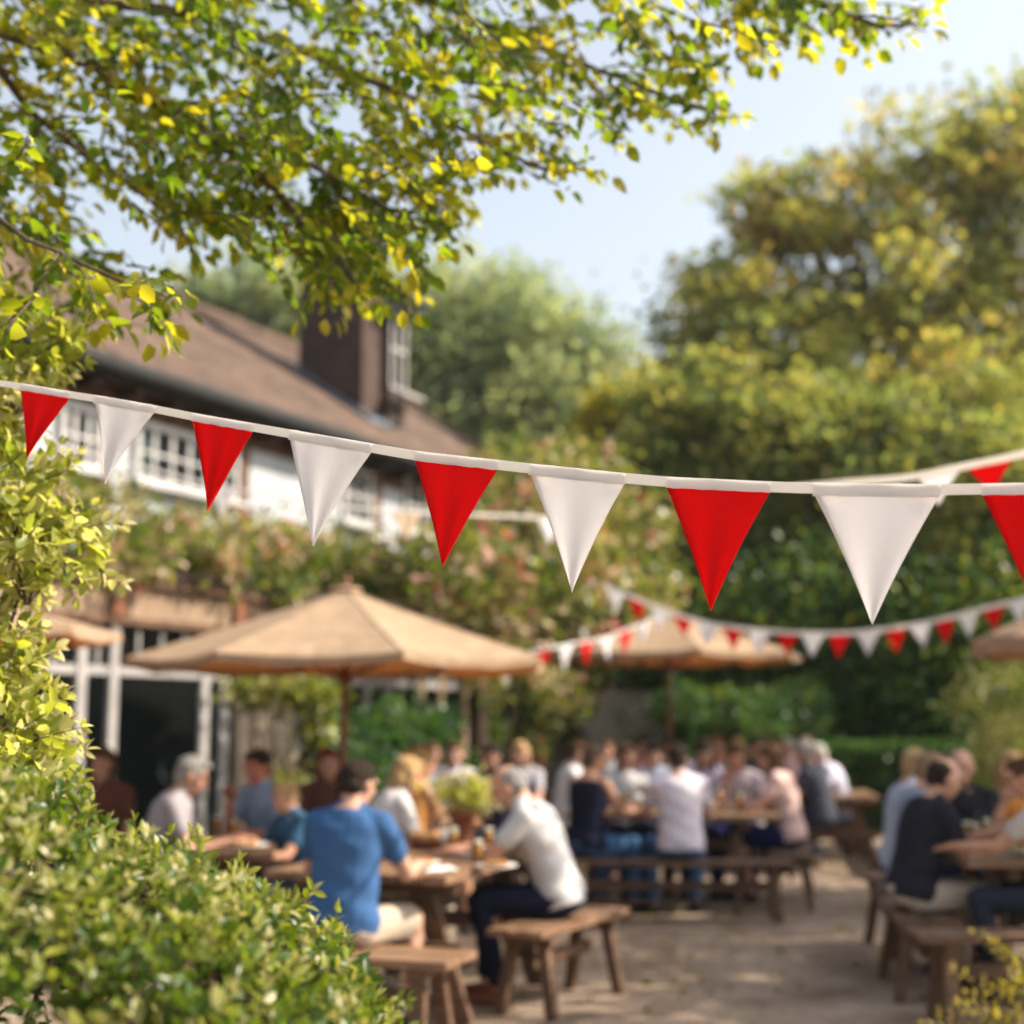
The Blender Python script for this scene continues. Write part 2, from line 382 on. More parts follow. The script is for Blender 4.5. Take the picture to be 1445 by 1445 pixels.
# ------------------------------------------------------------------ the pub
HA = R(26.7); HD = Vector((math.sin(HA), math.cos(HA), 0)); HN = Vector((math.cos(HA), -math.sin(HA), 0))
HO = Vector((-4.38, 14.06, 0))
def hp(px, py, q):
    d = ray(px, py); o = Vector((0, 0, EYE))
    t = ((HO.dot(HN) + q) - o.dot(HN)) / d.dot(HN); p = o + d * t
    return (p - HO).dot(HD), p.z
def hw(s, q, z): return HO + HD * s + HN * q + Vector((0, 0, z))
house = empty('pub_house', HO, math.pi / 2 - HA, 'long white plastered pub with dark timbers, brown tiled roof and a tall brick chimney', 'building')
def hb(mb, s0, s1, q0, q1, z0, z1): return mb.box(((s0 + s1) / 2, -(q0 + q1) / 2, (z0 + z1) / 2), (s1 - s0, abs(q1 - q0), z1 - z0))
EZ = 5.2; S0, S1 = -9.0, 14.6; W = 4.3; RH = 2.88     # eave height, ends, half width, ridge rise
pitch = math.atan2(RH, W); SL = math.hypot(RH, W)
def roof_panel(name, poly, mat, parent, loc, rot, th=.10):
    n = len(poly); vs = [(x, y, 0) for x, y in poly] + [(x, y, -th) for x, y in poly]
    fs = [tuple(range(n)), tuple(reversed(range(n, 2 * n)))] + [(i, i + n, (i + 1) % n + n, (i + 1) % n) for i in range(n)]
    m = MB(); m.add(vs, fs); o = m.build(name, mat, parent); o.location = loc; o.rotation_euler = rot; return o
rf = roof_panel('roof', [(S0, 0), (S1, 0), (S1 - W, SL), (S0 + W, SL)], M['roof'], house, (0, 0, EZ), (pitch, 0, 0))
roof_panel('roof', [(-S1, 0), (-S0, 0), (-S0 - W, SL), (-S1 + W, SL)], M['roof'], house, (0, 2 * W, EZ), (pitch, 0, math.pi))
roof_panel('roof', [(0, 0), (2 * W, 0), (W, SL)], M['roof'], house, (S1, 0, EZ), (pitch, 0, math.pi / 2))
roof_panel('roof', [(0, 0), (2 * W, 0), (W, SL)], M['roof'], house, (S0, 2 * W, EZ), (pitch, 0, -math.pi / 2))
# ridge tiles
rt = MB(); s = S0 + W
while s < S1 - W:
    rt.cap((s, W, EZ + RH + .0), (s + .38, W, EZ + RH + .01), .11, .12, 10); s += .4
rt.build('ridge_tiles', M['roof'], house, True)
ht = MB()
for k in range(18):
    a = Vector((S1, 0, EZ)).lerp(Vector((S1 - W, W, EZ + RH)), k / 18); b_ = Vector((S1, 0, EZ)).lerp(Vector((S1 - W, W, EZ + RH)), (k + .95) / 18)
    ht.cap(a, b_, .08, .09, 8)
ht.build('hip_tiles', M['roof'], house, True)
# walls
wl = MB(); hb(wl, S0 + .5, S1 - .5, -.34, -.75, 0, EZ - .17); wl.build('wall', M['plaster'], house)
wl = MB(); wl.box((S1 - .62, W, 2.55), (.25, 2 * W - 1.5, 5.1)); wl.build('wall', M['plaster'], house)
wl = MB(); wl.box((S0 + .62, W, 2.55), (.25, 2 * W - 1.5, 5.1)); wl.build('wall', M['plaster'], house)
wl = MB(); wl.box(((S0 + S1) / 2, 2 * W - .62, 2.55), (S1 - S0 - 1, .25, 5.1)); wl.build('wall', M['plaster'], house)
m = MB(); hb(m, S0, S1, .02, -.36, EZ - .16, EZ - .12); m.build('soffit', M['wood_dark'], house)
m = MB(); hb(m, S0, S1, -.305, -.345, EZ - .38, EZ - .165); m.build('wall_plate', M['beam'], house)
m = MB(); m.cap((S0, -.10, EZ - .045), (S1, -.10, EZ - .045), .105, .105, 12); m.build('gutter', M['gutter'], house, True)
for s in [S0 + .6 + .62 * k for k in range(0, 36)]:
    m = MB(); hb(m, s - .04, s + .04, .0, -.30, EZ - .26, EZ - .163); m.build('rafter_end', M['wood_dark'], house)
# timber posts and windows of the upper floor, measured on the wall plane
QW = -.34
for px in (150, 345, 533, 612, 668):
    s, z = hp(px, 600, QW)
    m = MB(); hb(m, s - .09, s + .09, QW + .03, QW - .01, 2.9, EZ - .385); m.build('timber_post', M['beam'], house)
for s in (-7.5, -5.4, -3.2, 9.5, 12.2):
    m = MB(); hb(m, s - .09, s + .09, QW + .03, QW - .01, 2.9, EZ - .385); m.build('timber_post', M['beam'], house)
def window(s0, s1, z0, z1, nx, nz, q=QW, mat='whitewood', curt=True, parent=None):
    """frame > pane, curtain: a casement window standing proud of the wall"""
    cs = (s0 + s1) / 2; w = s1 - s0; h = z1 - z0; f = MB()
    t = .065
    hb(f, s0, s0 + t, q + .07, q + .004, z0, z1); hb(f, s1 - t, s1, q + .07, q + .004, z0, z1)
    hb(f, s0 + t, s1 - t, q + .07, q + .004, z1 - t, z1); hb(f, s0 + t, s1 - t, q + .07, q + .004, z0, z0 + t)
    for k in range(1, nx):
        x = s0 + w * k / nx; hb(f, x - .022, x + .022, q + .065, q + .02, z0 + t, z1 - t)
    for j in range(1, nz):
        zz = z0 + h * j / nz
        for k in range(nx):
            a = s0 + w * k / nx + (.022 if k else t); b_ = s0 + w * (k + 1) / nx - (.022 if k < nx - 1 else t)
            hb(f, a, b_, q + .06, q + .025, zz - .015, zz + .015)
    fo = f.build('window', M[mat], parent or house)
    p = MB(); hb(p, s0 + t, s1 - t, q + .034, q + .030, z0 + t, z1 - t); p.build('pane', M['glass'], fo)
    bk = MB(); hb(bk, s0 + t, s1 - t, q + .010, q + .004, z0 + t, z1 - t); bk.build('room_shade_sheet', M['dark'], fo)  # thin near-black sheet painted as the unlit room behind the pane
    if curt:
        for a, b_ in ((s0 + t, s0 + w * .22), (s1 - w * .22, s1 - t)):
            c = MB(); vs = []; k = 14
            for i in range(k + 1):
                x = a + (b_ - a) * i / k
                for zz in (z0 + t, z1 - t): vs.append((x, -(q + .017 + .005 * math.sin(i * 1.9)), zz))
            c.add(vs, [(2 * i, 2 * i + 1, 2 * i + 3, 2 * i + 2) for i in range(k)]); c.build('curtain', M['napkin'], fo)
    sl = MB(); hb(sl, s0 - .08, s1 + .08, q + .16, q + .003, z0 - .06, z0 - .003); sl.build('sill', M[mat], fo)
    return fo
def win_px(x0, x1, ytop, ybot, nx, nz):
    s0, zt = hp(x0, ytop, QW); s1, _ = hp(x1, ytop, QW); _, zb = hp(x0, ybot, QW)
    return window(s0, s1, zb, zt, nx, nz)
win_px(188, 333, 592, 678, 6, 2)
win_px(82, 140, 565, 655, 3, 2)
win_px(480, 522, 655, 735, 3, 2)
win_px(568, 606, 672, 750, 3, 2)
win_px(632, 662, 688, 760, 2, 2)
for s in (-6.9, -4.9): window(s, s + 1.3, 3.5, 4.5, 4, 2)
# chimney with flashing, cap and pots
cs, cq = hp(478, 540, -2.0)[0], -2.0
def roof_z(q): return EZ + (-q) * RH / W
chx = Vector((cs, 2.0, 0))
m = MB(); m.box((cs, 2.0, 7.2), (.50, 1.2, 3.9)); ch = m.build('chimney', M['chimney'], house)
for zz, e in ((9.15, .06), (9.27, .12)):
    m = MB(); m.box((cs, 2.0, zz), (.50 + 2 * e, 1.2 + 2 * e, .115)); m.build('chimney_cap', M['chimney'], ch)
for dy in (-.35, .35):
    m = MB(); m.lathe((cs, 2 + dy, 9.33), [(.13, 0), (.15, .05), (.12, .12), (.11, .42), (.14, .46), (.14, .5)], 14); m.build('chimney_pot', M['terracotta'], ch, True)
fl = MB()
for sx in (-1, 1):
    x = cs + sx * .29
    fl.bar((x, 2 - .75, roof_z(-(2 - .75)) + .05), (x, 2 + .75, roof_z(-(2 + .75)) + .05), .12, .06)
fl.bar((cs - .36, 2 - .70, roof_z(-(2 - .70)) + .03), (cs + .36, 2 - .70, roof_z(-(2 - .70)) + .03), .30, .03, (0, -.6, .8))
fl.build('flashing', M['lead'], ch)
# white sash window and pale trim on the sunny side of the stack: a small roof dormer
ds, dq = cs + .60, -1.7
dm = MB(); dm.box((ds, 1.75, 7.05), (.52, .9, 1.8)); dorm = dm.build('dormer', M['wood_dark'], house)
f = MB()
for x in (-.22, 0, .22): f.box((ds + x, 1.285, 7.35), (.05, .03, 1.25))
for zz in (6.72, 7.35, 7.98): f.box((ds, 1.28, zz), (.49, .028, .06))
f.build('window_frame', M['postwood'], dorm)
f = MB(); f.box((ds, 1.296, 7.35), (.42, .006, 1.2)); f.build('pane', M['glass'], dorm)
f = MB(); f.bar((ds - .30, 1.0, 8.02), (ds - .30, 2.4, 8.18), .05, .08); f.bar((ds + .30, 1.0, 8.02), (ds + .30, 2.4, 8.18), .05, .08); f.box((ds, 1.6, 8.16), (.70, 1.5, .07)); f.build('dormer_roof', M['lead'], dorm)
f = MB(); f.box((ds, 1.10, 6.58), (.66, .22, .07)); f.build('sill', M['postwood'], dorm)

# ------------------------------------------------------------------ ground floor extension: glazed front, lean-to roof
QE = 1.0
x0 = hp(-60, 900, QE)[0] - 4; x1 = hp(650, 950, QE)[0]
ext = house
m = MB(); hb(m, x0, x1, QE + .04, QE - .14, 2.43, 2.76); m.build('fascia', M['cream'], ext)
m = MB(); hb(m, x0, x1, QE + .12, QE - .2, 2.765, 2.83); m.build('fascia_capping', M['beam'], ext)
m = MB(); hb(m, x0, x1, QE + .07, QE + .042, 2.40, 2.47); m.build('fascia_bead', M['beam'], ext)
lean = roof_panel('extension_roof', [(x0, 0), (x1, 0), (x1, 1.75), (x0, 1.75)], M['roof'], ext, (0, -(QE + .15), 2.90), (R(20), 0, 0), .06)
for px in (158, 330, 520, 640):
    s = hp(px, 870, QE)[0]; m = MB(); hb(m, s - .09, s + .09, QE + .10, QE + .045, 2.48, 2.76); m.build('bracket', M['wood_red'], ext)
# posts of the glazed front (measured) and the head rail
posts = [-40, 30, 112, 158, 288, 316, 418, 440, 517, 548, 594, 622, 655]
SP = [hp(px, 1000, QE)[0] for px in posts]
for i, s in enumerate(SP):
    w = .055 if i != 3 else .05
    m = MB(); hb(m, s - w, s + w, QE + .02, QE - .08, .02, 2.425); m.build('door_post', M['postwood' if i < 10 else 'cream'], ext)
m = MB()
for a, b_ in zip(SP[:-1], SP[1:]): hb(m, a + .06, b_ - .06, QE + .0, QE - .06, 1.93, 2.01)
m.build('transom', M['postwood'], ext)
for a, b_ in zip(SP[:-1], SP[1:]):
    if b_ - a < .3: continue
    p = MB(); hb(p, a + .055, b_ - .055, QE - .028, QE - .034, .35, 1.93); hb(p, a + .055, b_ - .055, QE - .028, QE - .034, 2.01, 2.42); p.build('pane', M['glass'], ext)
    k = MB(); hb(k, a + .055, b_ - .055, QE - .01, QE - .05, .02, .35); k.build('kick_panel', M['wood_dark'], ext)
    k = MB(); c = int((b_ - a) / .4)
    for j in range(1, c + 1):
        x = a + (b_ - a) * j / (c + 1); hb(k, x - .015, x + .015, QE - .0, QE - .025, 2.01, 2.42)
    if c: k.build('glazing_bar', M['postwood'], ext)
bw = MB(); s0_, s1_ = hp(332, 1000, QE)[0], hp(412, 1000, QE)[0]; hb(bw, s0_, s1_, QE + .05, QE - .02, .0, 2.40); bw.build('rendered_panel', M['beigewall'], ext)
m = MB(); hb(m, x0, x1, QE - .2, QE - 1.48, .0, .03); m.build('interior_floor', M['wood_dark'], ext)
m = MB(); hb(m, x0 + .1, x1 - .1, QE - 1.44, QE - 1.49, .04, 3.2); m.build('interior_wall', M['dark'], ext)  # coloured near black to imitate indoor shade
m = MB(); hb(m, x1 - .1, x1, QE - .15, QE - 1.44, .0, 2.42); m.build('end_wall', M['beam'], ext)
m = MB(); hb(m, x0, x0 + .1, QE - .15, QE - 1.44, .0, 2.42); m.build('end_wall', M['beam'], ext)

# ------------------------------------------------------------------ pergola beyond the extension, carrying the climber
perg = empty('pergola', hw(x1 + .3, QE, 0), math.pi / 2 - HA, 'dark timber pergola overgrown with the climber beyond the glazed front', 'pergola')
for k in range(5):
    for q in (0, 1.9):
        m = MB(); m.box((k * 1.9 + .2, q, 1.25), (.13, .13, 2.5)); m.build('post', M['wood_red' if k % 2 else 'wood_dark'], perg)
for q in (0, 1.9):
    m = MB(); m.box((4.0, q, 2.58), (8.6, .08, .15)); m.build('beam', M['wood_dark'], perg)
m = MB()
for k in range(14): m.box((k * .62 + .05, .95, 2.71), (.06, 2.7, .11))
m.build('rafters', M['wood_dark'], perg)

def climber(name, label, segs, n, size, mat, seed, stems=(), group=None, bias=0, cat='climbing plant', shell=.8):
    """segs: blobs in world space"""
    base = Vector(segs[0][0]); base.z = 0
    root = empty(name, base, 0, label, cat, group)
    loc = [(Vector(c) - base, r) for c, r in segs]
    P, D, S, rnd = blob_leaves(loc, n, size, shell, .1, seed, bias=bias, clump=26)
    leaves('foliage', P, D, S, mat, root, rnd, .75, False)
    mb = MB(); rd = random.Random(seed)
    for a, b_, r in stems: limb_mesh(mb, Vector(a) - base, Vector(b_) - base, r, r * .5, .05, 8, rg=rd)
    if stems: mb.build('stem', M['bark'], root, True)
    return root
# climber over the lean-to roof
sg = []; rd = random.Random(5)
xs = x0 + .5
while xs < x1 + .4:
    zc = 3.24 + rd.uniform(-.08, .12); sg.append((hw(xs, QE - .45 + rd.uniform(-.15, .2), zc), (.62, .8, .42 + rd.uniform(0, .14))))
    if rd.random() < .4: sg.append((hw(xs, QE + .1, 2.98 + rd.uniform(-.1, .1)), (.35, .22, .16)))
    xs += .55
climber('flowering_climber', 'climber with pink flowers spreading over the low roof above the glazed front', sg, 24000, .105, L['vine'], 3,
        [(hw(SP[5], QE + .1, 0), hw(SP[5] + .3, QE + .1, 2.9), .04), (hw(SP[7], QE + .12, 0), hw(SP[7] + .4, QE + .1, 3), .05)])
# big mass over the pergola
sg = []
for k in range(17):
    s = x1 - .3 + k * .55
    sg.append((hw(s, QE - .6, 3.05 + .5 * math.sin(k * 1.3) * .4), (.8, 1.1, .55 + .12 * math.sin(k * 2.1))))
    if k % 2: sg.append((hw(s, QE + .25, 2.5 - .25 * (k % 3)), (.45, .35, .55)))
for px, py, Y, r in ((740, 690, 17.0, .75), (800, 690, 17.5, .85), (700, 740, 16.5, .8), (850, 760, 17.5, .8), (770, 790, 16, .85), (690, 830, 15.5, .8), (860, 850, 17, .7), (640, 800, 15, .7), (720, 660, 18, .6), (900, 830, 18, .6), (820, 860, 16.5, .7)):
    sg.append((at(px, py, Y), (r, r, r * .85)))
climber('vine', 'tall yellow and pink tinged vine bulging over the pergola at the end of the pub', sg, 36000, .115, L['vine'], 8,
        [(hw(x1 + .5 + k * 1.35, QE - .05 * k, 0), hw(x1 + .9 + k * 1.3, QE - .2, 2.9), .06) for k in range(6)], bias=.05)
# loose strands hanging in the dark under the pergola
rd = random.Random(21); sg = []
for k in range(12):
    s = x1 + .3 + k * .62
    sg.append((hw(s, QE - .3 + rd.uniform(-.4, .5), 1.2 + rd.uniform(0, 1.0)), (.18, .18, .75)))
climber('hanging_vine', 'thin leafy strands hanging between the pergola posts', sg, 9000, .08, L['dark'], 9, [(hw(x1 + .4 + k * .8, QE + .1, 0), hw(x1 + .5 + k * .8, QE + .1, 2.6), .025) for k in range(9)], bias=.2)

# potted / trained shrubs before the glazed front
def shrub(name, label, blobs, n, size, mat, seed, cat='shrub', group=None, stem=True, bias=0, wid=.6, shell=.5, detail=False, clump=40):
    base = Vector(blobs[0][0]); base.z = 0
    root = empty(name, base, 0, label, cat, group)
    loc = [(Vector(c) - base, r) for c, r in blobs]
    P, D, S, rnd = blob_leaves(loc, n, size, shell, .4, seed, bias=bias, clump=clump)
    P[:, 2] = np.maximum(P[:, 2], .01 + RNG.random(len(P)) * .06)
    leaves('foliage', P, D, S, mat, root, rnd, wid, detail)
    if stem:
        rd = random.Random(seed); mb = MB()
        for c, r in loc:
            for k in range(3):
                limb_mesh(mb, (rd.uniform(-.06, .06), rd.uniform(-.06, .06), -.02), Vector(c) + Vector([rd.uniform(-.5, .5) * q for q in r]), .022, .006, .05, 5, rg=rd, n=6)
        mb.build('stems', M['twig'], root, True)
    return root
YB = 12.3
shrub('shrub', 'bright green trained shrub against the beige panel behind the big parasol pole',
      [(at(395, 972, YB), (.36, .3, .15)), (at(440, 985, YB), (.25, .25, .17)), (at(460, 965, YB), (.2, .2, .10)), (at(355, 972, YB), (.16, .2, .11)), (at(448, 1040, YB), (.14, .15, .24)), (at(405, 1120, YB), (.3, .3, .12))],
      2400, .075, L['hedge'], 31, bias=.15, shell=.9)
for i, (px, py, Y, r, lb) in enumerate((
        (530, 1062, 13.5, (.40, .4, .34), 'dark green bush right of the big parasol pole'),
        (592, 1050, 14.5, (.42, .4, .40), 'dark green bush before the narrow glazed doors'),
        (505, 1110, 12.4, (.28, .3, .24), 'low dark bush just behind the big parasol pole'))):
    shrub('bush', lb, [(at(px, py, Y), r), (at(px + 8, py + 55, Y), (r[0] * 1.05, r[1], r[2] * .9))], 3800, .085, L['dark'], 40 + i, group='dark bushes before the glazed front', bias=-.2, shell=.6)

# ------------------------------------------------------------------ hedge, topiary and far garden
hx0, hx1 = xof(1120, 20), 9.5
hd = MB()
hb_ = [(Vector((hx0 + .5 * k, 20.0, .55)), (.5, .6, .62)) for k in range(int((hx1 - hx0) / .5))]
for v in hb_: pass
hroot = empty('hedge', (hx0, 20, 0), 0, 'clipped green hedge closing the gravel yard behind the tables', 'hedge')
nh = 26000; HX = RNG.random(nh) * (hx1 - hx0); fa = RNG.random(nh)
HP = np.zeros((nh, 3)); HP[:, 0] = HX
top = fa < .45; HP[:, 1] = np.where(top, RNG.random(nh) * 1.0 - .5, -.5 - RNG.normal(size=nh) * .05)
HP[:, 2] = np.where(top, 1.13 + RNG.normal(size=nh) * .04, RNG.random(nh) * 1.13)
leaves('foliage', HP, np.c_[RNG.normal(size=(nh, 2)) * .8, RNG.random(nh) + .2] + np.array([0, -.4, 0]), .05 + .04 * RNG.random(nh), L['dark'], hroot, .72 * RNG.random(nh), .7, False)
core = MB(); core.box(((hx1 - hx0) / 2, 0, .54), (hx1 - hx0 - .1, .9, 1.08)); core.build('stems', M['twig'], hroot)
for i, (px, py, Y, r, lb) in enumerate((
        (962, 1003, 19, .34, 'small clipped ball bush right of the farther parasol pole'),
        (1026, 1012, 19.3, .38, 'clipped ball bush, second along from the farther parasol pole'),
        (1075, 1015, 19.6, .34, 'clipped ball bush, third along from the farther parasol pole'),
        (1128, 1005, 20.6, .42, 'greyish round bush next to the end of the hedge'),
        (1415, 1012, 16.6, .55, 'large round bush standing above the hedge behind the right table'))):
    c = at(px, py, Y)
    shrub('topiary_bush', lb, [(c, (r, r, r)), (Vector((c.x, c.y, c.z * .45)), (r * .8, r * .8, c.z * .5))], 5200, .06, L['dark'] if i < 4 else L['hedge'], 60 + i, group='round bushes before the trees', shell=.25, bias=-.08 if i < 4 else .12)
# pale garden wall glimpsed between pergola and hedge
gw = MB(); gw.box((xof(885, 23), 23.0, .95), (2.6, .3, 1.9)); gwo = gw.build('garden_wall', M['stone'], None, bevel=.02)
tag(gwo, 'pale stone wall glimpsed between the vine and the ball bushes', 'wall')
cp = MB(); cp.box((xof(885, 23), 23.0, 1.94), (2.7, .38, .07)); cp.build('coping', M['stone'], gwo)

nl = 700; lx = RNG.uniform(-2.5, 5.5, nl); ly = RNG.uniform(6.8, 17, nl)
lt = leaves('leaf_litter', np.c_[lx, ly, np.full(nl, .006)], np.c_[RNG.normal(size=(nl, 2)), RNG.normal(size=nl) * .12], .045 + .03 * RNG.random(nl), L['twig'], None, RNG.random(nl), .7, False)
tag(lt, 'scattered fallen leaves on the gravel', None, None, 'stuff')

# ================================================================== TREES
def B(px, py, Y, r, fl=.8): return (at(px, py, Y), (r, r, r * fl))
def g0(px, Y): return (xof(px, Y), Y, 0)
GR = 'trees standing beyond the beer garden'
tree('broadleaf_tree', g0(1330, 27), [B(1085, 335, 27, 1.2), B(1030, 390, 26.6, .9), B(1125, 300, 27, 1.5), B(1190, 300, 26.5, 1.5), B(1290, 260, 27, 1.8), B(1370, 260, 27, 1.8), B(1440, 200, 27, 1.7), B(1540, 240, 27, 2.4),
      B(1010, 410, 26, 1.1), B(1060, 430, 27, 1.6), B(1160, 430, 27, 1.9), B(1280, 420, 26, 2.0), B(1400, 400, 27, 2.2), B(1000, 480, 26, 1.0),
      B(960, 480, 26, .6), B(1090, 540, 26, 1.8), B(1220, 560, 26, 2.0), B(1350, 540, 26, 2.2), B(1460, 520, 27, 2.2)],
     31000, .19, L['tree_r'], 'tallest tree, broad green and amber crown leaning in from the right', group=GR, trunk_r=.36, seed=2, shell=.85, bias=.06, clump=60)
tree('broadleaf_tree', g0(1130, 24), [B(960, 590, 24, 1.1), B(1020, 620, 24, 1.4), B(1100, 650, 24, 1.6), B(930, 670, 24, 1.0), B(1010, 740, 24, 1.3), B(1120, 770, 24, 1.6), B(1190, 680, 24, 1.5), B(960, 800, 24, .9), B(900, 610, 25, .7), B(1060, 860, 24, 1.1), B(1180, 590, 24, 1.1), B(1065, 560, 24, .9), B(985, 535, 24.3, .7), B(1130, 530, 25, .8)],
     30000, .15, L['tree_r'], 'lower olive tree in front of the tallest tree, above the ball bushes', group=GR, trunk_r=.22, seed=3, shell=.9, bias=-.12, clump=45)
tree('broadleaf_tree', g0(1330, 23), [B(1250, 680, 23.5, 1.4), B(1340, 690, 23.5, 1.6), B(1440, 680, 23, 1.6), B(1230, 800, 23, 1.2), B(1310, 810, 23, 1.3), B(1420, 800, 23, 1.6), B(1520, 760, 23, 1.6), B(1290, 610, 23.5, 1.0), B(1400, 590, 24, 1.1), B(1235, 600, 24, .7)],
     30000, .14, L['tree_r'], 'dark green tree filling the space below the tallest crown', group=GR, trunk_r=.24, seed=4, shell=.6, bias=-.12, clump=45)
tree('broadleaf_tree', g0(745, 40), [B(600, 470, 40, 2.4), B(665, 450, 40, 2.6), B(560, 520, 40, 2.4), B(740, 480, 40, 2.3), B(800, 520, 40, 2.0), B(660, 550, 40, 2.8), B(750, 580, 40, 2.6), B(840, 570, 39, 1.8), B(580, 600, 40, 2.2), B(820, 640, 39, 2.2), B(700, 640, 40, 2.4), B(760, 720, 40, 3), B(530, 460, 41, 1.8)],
     36000, .24, L['tree_m'], 'grey-green tree tinted pale like haze, rising behind the end of the pub roof', group=GR, trunk_r=.4, seed=5, shell=.6, clump=45)
tree('broadleaf_tree', g0(905, 31), [B(905, 560, 31, 1.1), B(890, 620, 31, 1.3), B(930, 600, 31, 1.1), B(940, 550, 31, .8), B(860, 610, 31, .8), B(900, 700, 31, 1.4), B(950, 690, 30, 1.3)],
     14000, .18, L['tree_y'], 'bright yellow tree between the hazy tree and the olive one', group=GR, trunk_r=.2, seed=6, shell=.7, clump=40)
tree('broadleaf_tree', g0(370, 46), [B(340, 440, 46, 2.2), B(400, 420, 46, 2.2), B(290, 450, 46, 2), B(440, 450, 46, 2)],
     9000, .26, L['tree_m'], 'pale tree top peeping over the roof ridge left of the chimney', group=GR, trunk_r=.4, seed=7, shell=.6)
# understorey of dark bushes between hedge and trees
for i, (px, py, Y, r, bs, lb) in enumerate((
        (905, 960, 24.5, 1.3, .35, 'yellow-green bush behind the farther parasol pole'),
        (985, 900, 23.5, 1.5, .2, 'green bush behind the farther parasol canopy'),
        (1075, 920, 23.0, 1.5, .05, 'dark bush behind the ball bushes, under the olive tree'),
        (1165, 905, 22.6, 1.6, .0, 'dark bush behind the end of the hedge'),
        (1260, 925, 22.3, 1.6, .0, 'very dark bush behind the middle of the hedge'),
        (1360, 900, 22.2, 1.6, .1, 'dark bush behind the large round bush'),
        (1460, 910, 22.2, 1.7, .15, 'dark bush at the far right end of the hedge'))):
    c = at(px, py, Y)
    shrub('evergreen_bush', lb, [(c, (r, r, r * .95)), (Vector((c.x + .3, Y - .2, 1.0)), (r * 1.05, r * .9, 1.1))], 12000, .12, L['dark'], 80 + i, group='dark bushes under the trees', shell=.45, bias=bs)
# a belt of distant wood closing the view at ground level
nb = 42000
bx = RNG.random(nb) * 90 - 40; wd = np.c_[bx, 52 + RNG.normal(size=nb) * 2.0 + 2 * np.sin(bx * .3), (RNG.random(nb) ** .8) * (5.0 + 1.3 * np.sin(bx * .35) + .8 * np.sin(bx * 1.1 + 1))]
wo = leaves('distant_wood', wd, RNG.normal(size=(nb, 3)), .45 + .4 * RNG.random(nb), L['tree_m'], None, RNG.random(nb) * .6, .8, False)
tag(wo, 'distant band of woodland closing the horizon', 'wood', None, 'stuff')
# unseen tree added beyond the right edge to dapple the gravel
tree('added_shade_tree', (8.6, 10.6, 0), [((7.2, 9.6, 6.0), (1.8, 1.8, 1.2)), ((9.0, 11.2, 6.8), (2.0, 2, 1.4)), ((10.4, 9.6, 6.4), (1.8, 1.8, 1.4)), ((8.4, 13.4, 6.6), (1.9, 1.8, 1.3)), ((8.6, 8.0, 5.6), (1.6, 1.4, 1.1)), ((9.4, 16.6, 6.2), (1.9, 1.5, 1.2)), ((11.2, 17.6, 6.6), (1.9, 1.7, 1.2))],
     8500, .17, L['tree_r'], 'unseen tree added just outside the right edge of the yard to shade the gravel', trunk_r=.25, seed=12, shell=.9, clump=110)

# ================================================================== OVERHANGING BRANCHES (near)
MASK = [(-200, -300), (1330, -300), (1312, 45), (1255, 55), (1215, 82), (1150, 60), (1075, 90), (1040, 60), (1010, 120), (1045, 150), (1045, 185), (985, 190), (900, 170), (880, 200), (800, 205), (862, 245), (860, 270), (790, 272), (735, 245),
        (690, 240), (640, 262), (668, 300), (668, 335), (610, 345), (604, 380), (590, 440), (555, 430), (500, 420), (455, 452), (418, 440), (370, 375), (330, 335), (275, 362), (235, 330), (190, 330), (165, 290), (115, 285), (130, 345), (200, 365), (262, 400), (262, 470), (205, 474), (150, 450), (95, 470), (60, 520), (30, 600), (-200, 640)]
def inside(px, py, poly=MASK):
    c = False; j = len(poly) - 1
    for i in range(len(poly)):
        xi, yi = poly[i]; xj, yj = poly[j]
        if (yi > py) != (yj > py) and px < (xj - xi) * (py - yi) / (yj - yi) + xi: c = not c
        j = i
    return c
def proj(p):
    zc = p.y * CT + (p.z - EYE) * ST; v = (p.z - EYE) * CT - p.y * ST
    return 722.5 + F * p.x / zc, 722.5 - F * v / zc
over = empty('overhanging_tree', (-5.4, 4.6, 0), 0, 'tree whose backlit yellow-green branches hang across the top of the view', 'tree')
ob = Vector((-5.4, 4.6, 0))
rd = random.Random(17)
wood = MB()
limb_mesh(wood, (0, 0, -.1), (.25, .3, 2.2), .24, .17, .02, 6, rg=rd, n=14)
limb_mesh(wood, (.25, .3, 2.2), at(-420, -60, 4.15) - ob, .17, .05, .02, 8, rg=rd, n=12)
limb_defs = [  # pixel polylines with depth
    ([(-420, -60, 4.12), (-60, 30, 4.25), (120, 85, 4.38), (290, 180, 4.50), (420, 300, 4.38), (500, 400, 4.25)], .032),
    ([(-420, -60, 4.12), (0, -20, 4.50), (220, 10, 4.75), (420, 70, 4.88), (600, 150, 4.75), (700, 215, 4.50), (800, 250, 4.38)], .030),
    ([(-420, -60, 4.12), (0, -130, 5.00), (350, -90, 5.25), (620, 10, 5.12), (800, 80, 4.88), (930, 130, 4.62), (1010, 160, 4.50)], .034),
    ([(-420, -60, 4.12), (100, -260, 4.88), (600, -210, 4.88), (860, -90, 4.75), (1060, -20, 4.62), (1200, 22, 4.50), (1280, 40, 4.38)], .034),
    ([(-420, -60, 4.12), (-150, 180, 3.88), (0, 310, 3.75), (90, 360, 3.62), (180, 395, 3.56), (235, 420, 3.50)], .015),
    ([(290, 180, 4.50), (420, 220, 4.62), (540, 290, 4.50), (610, 320, 4.38)], .014),
    ([(-60, 30, 4.25), (40, 150, 4.50), (130, 230, 4.62), (240, 300, 4.50)], .016),
    ([(600, 150, 4.75), (640, 210, 4.88), (620, 290, 4.75)], .010)]
tips = []; allpts = []
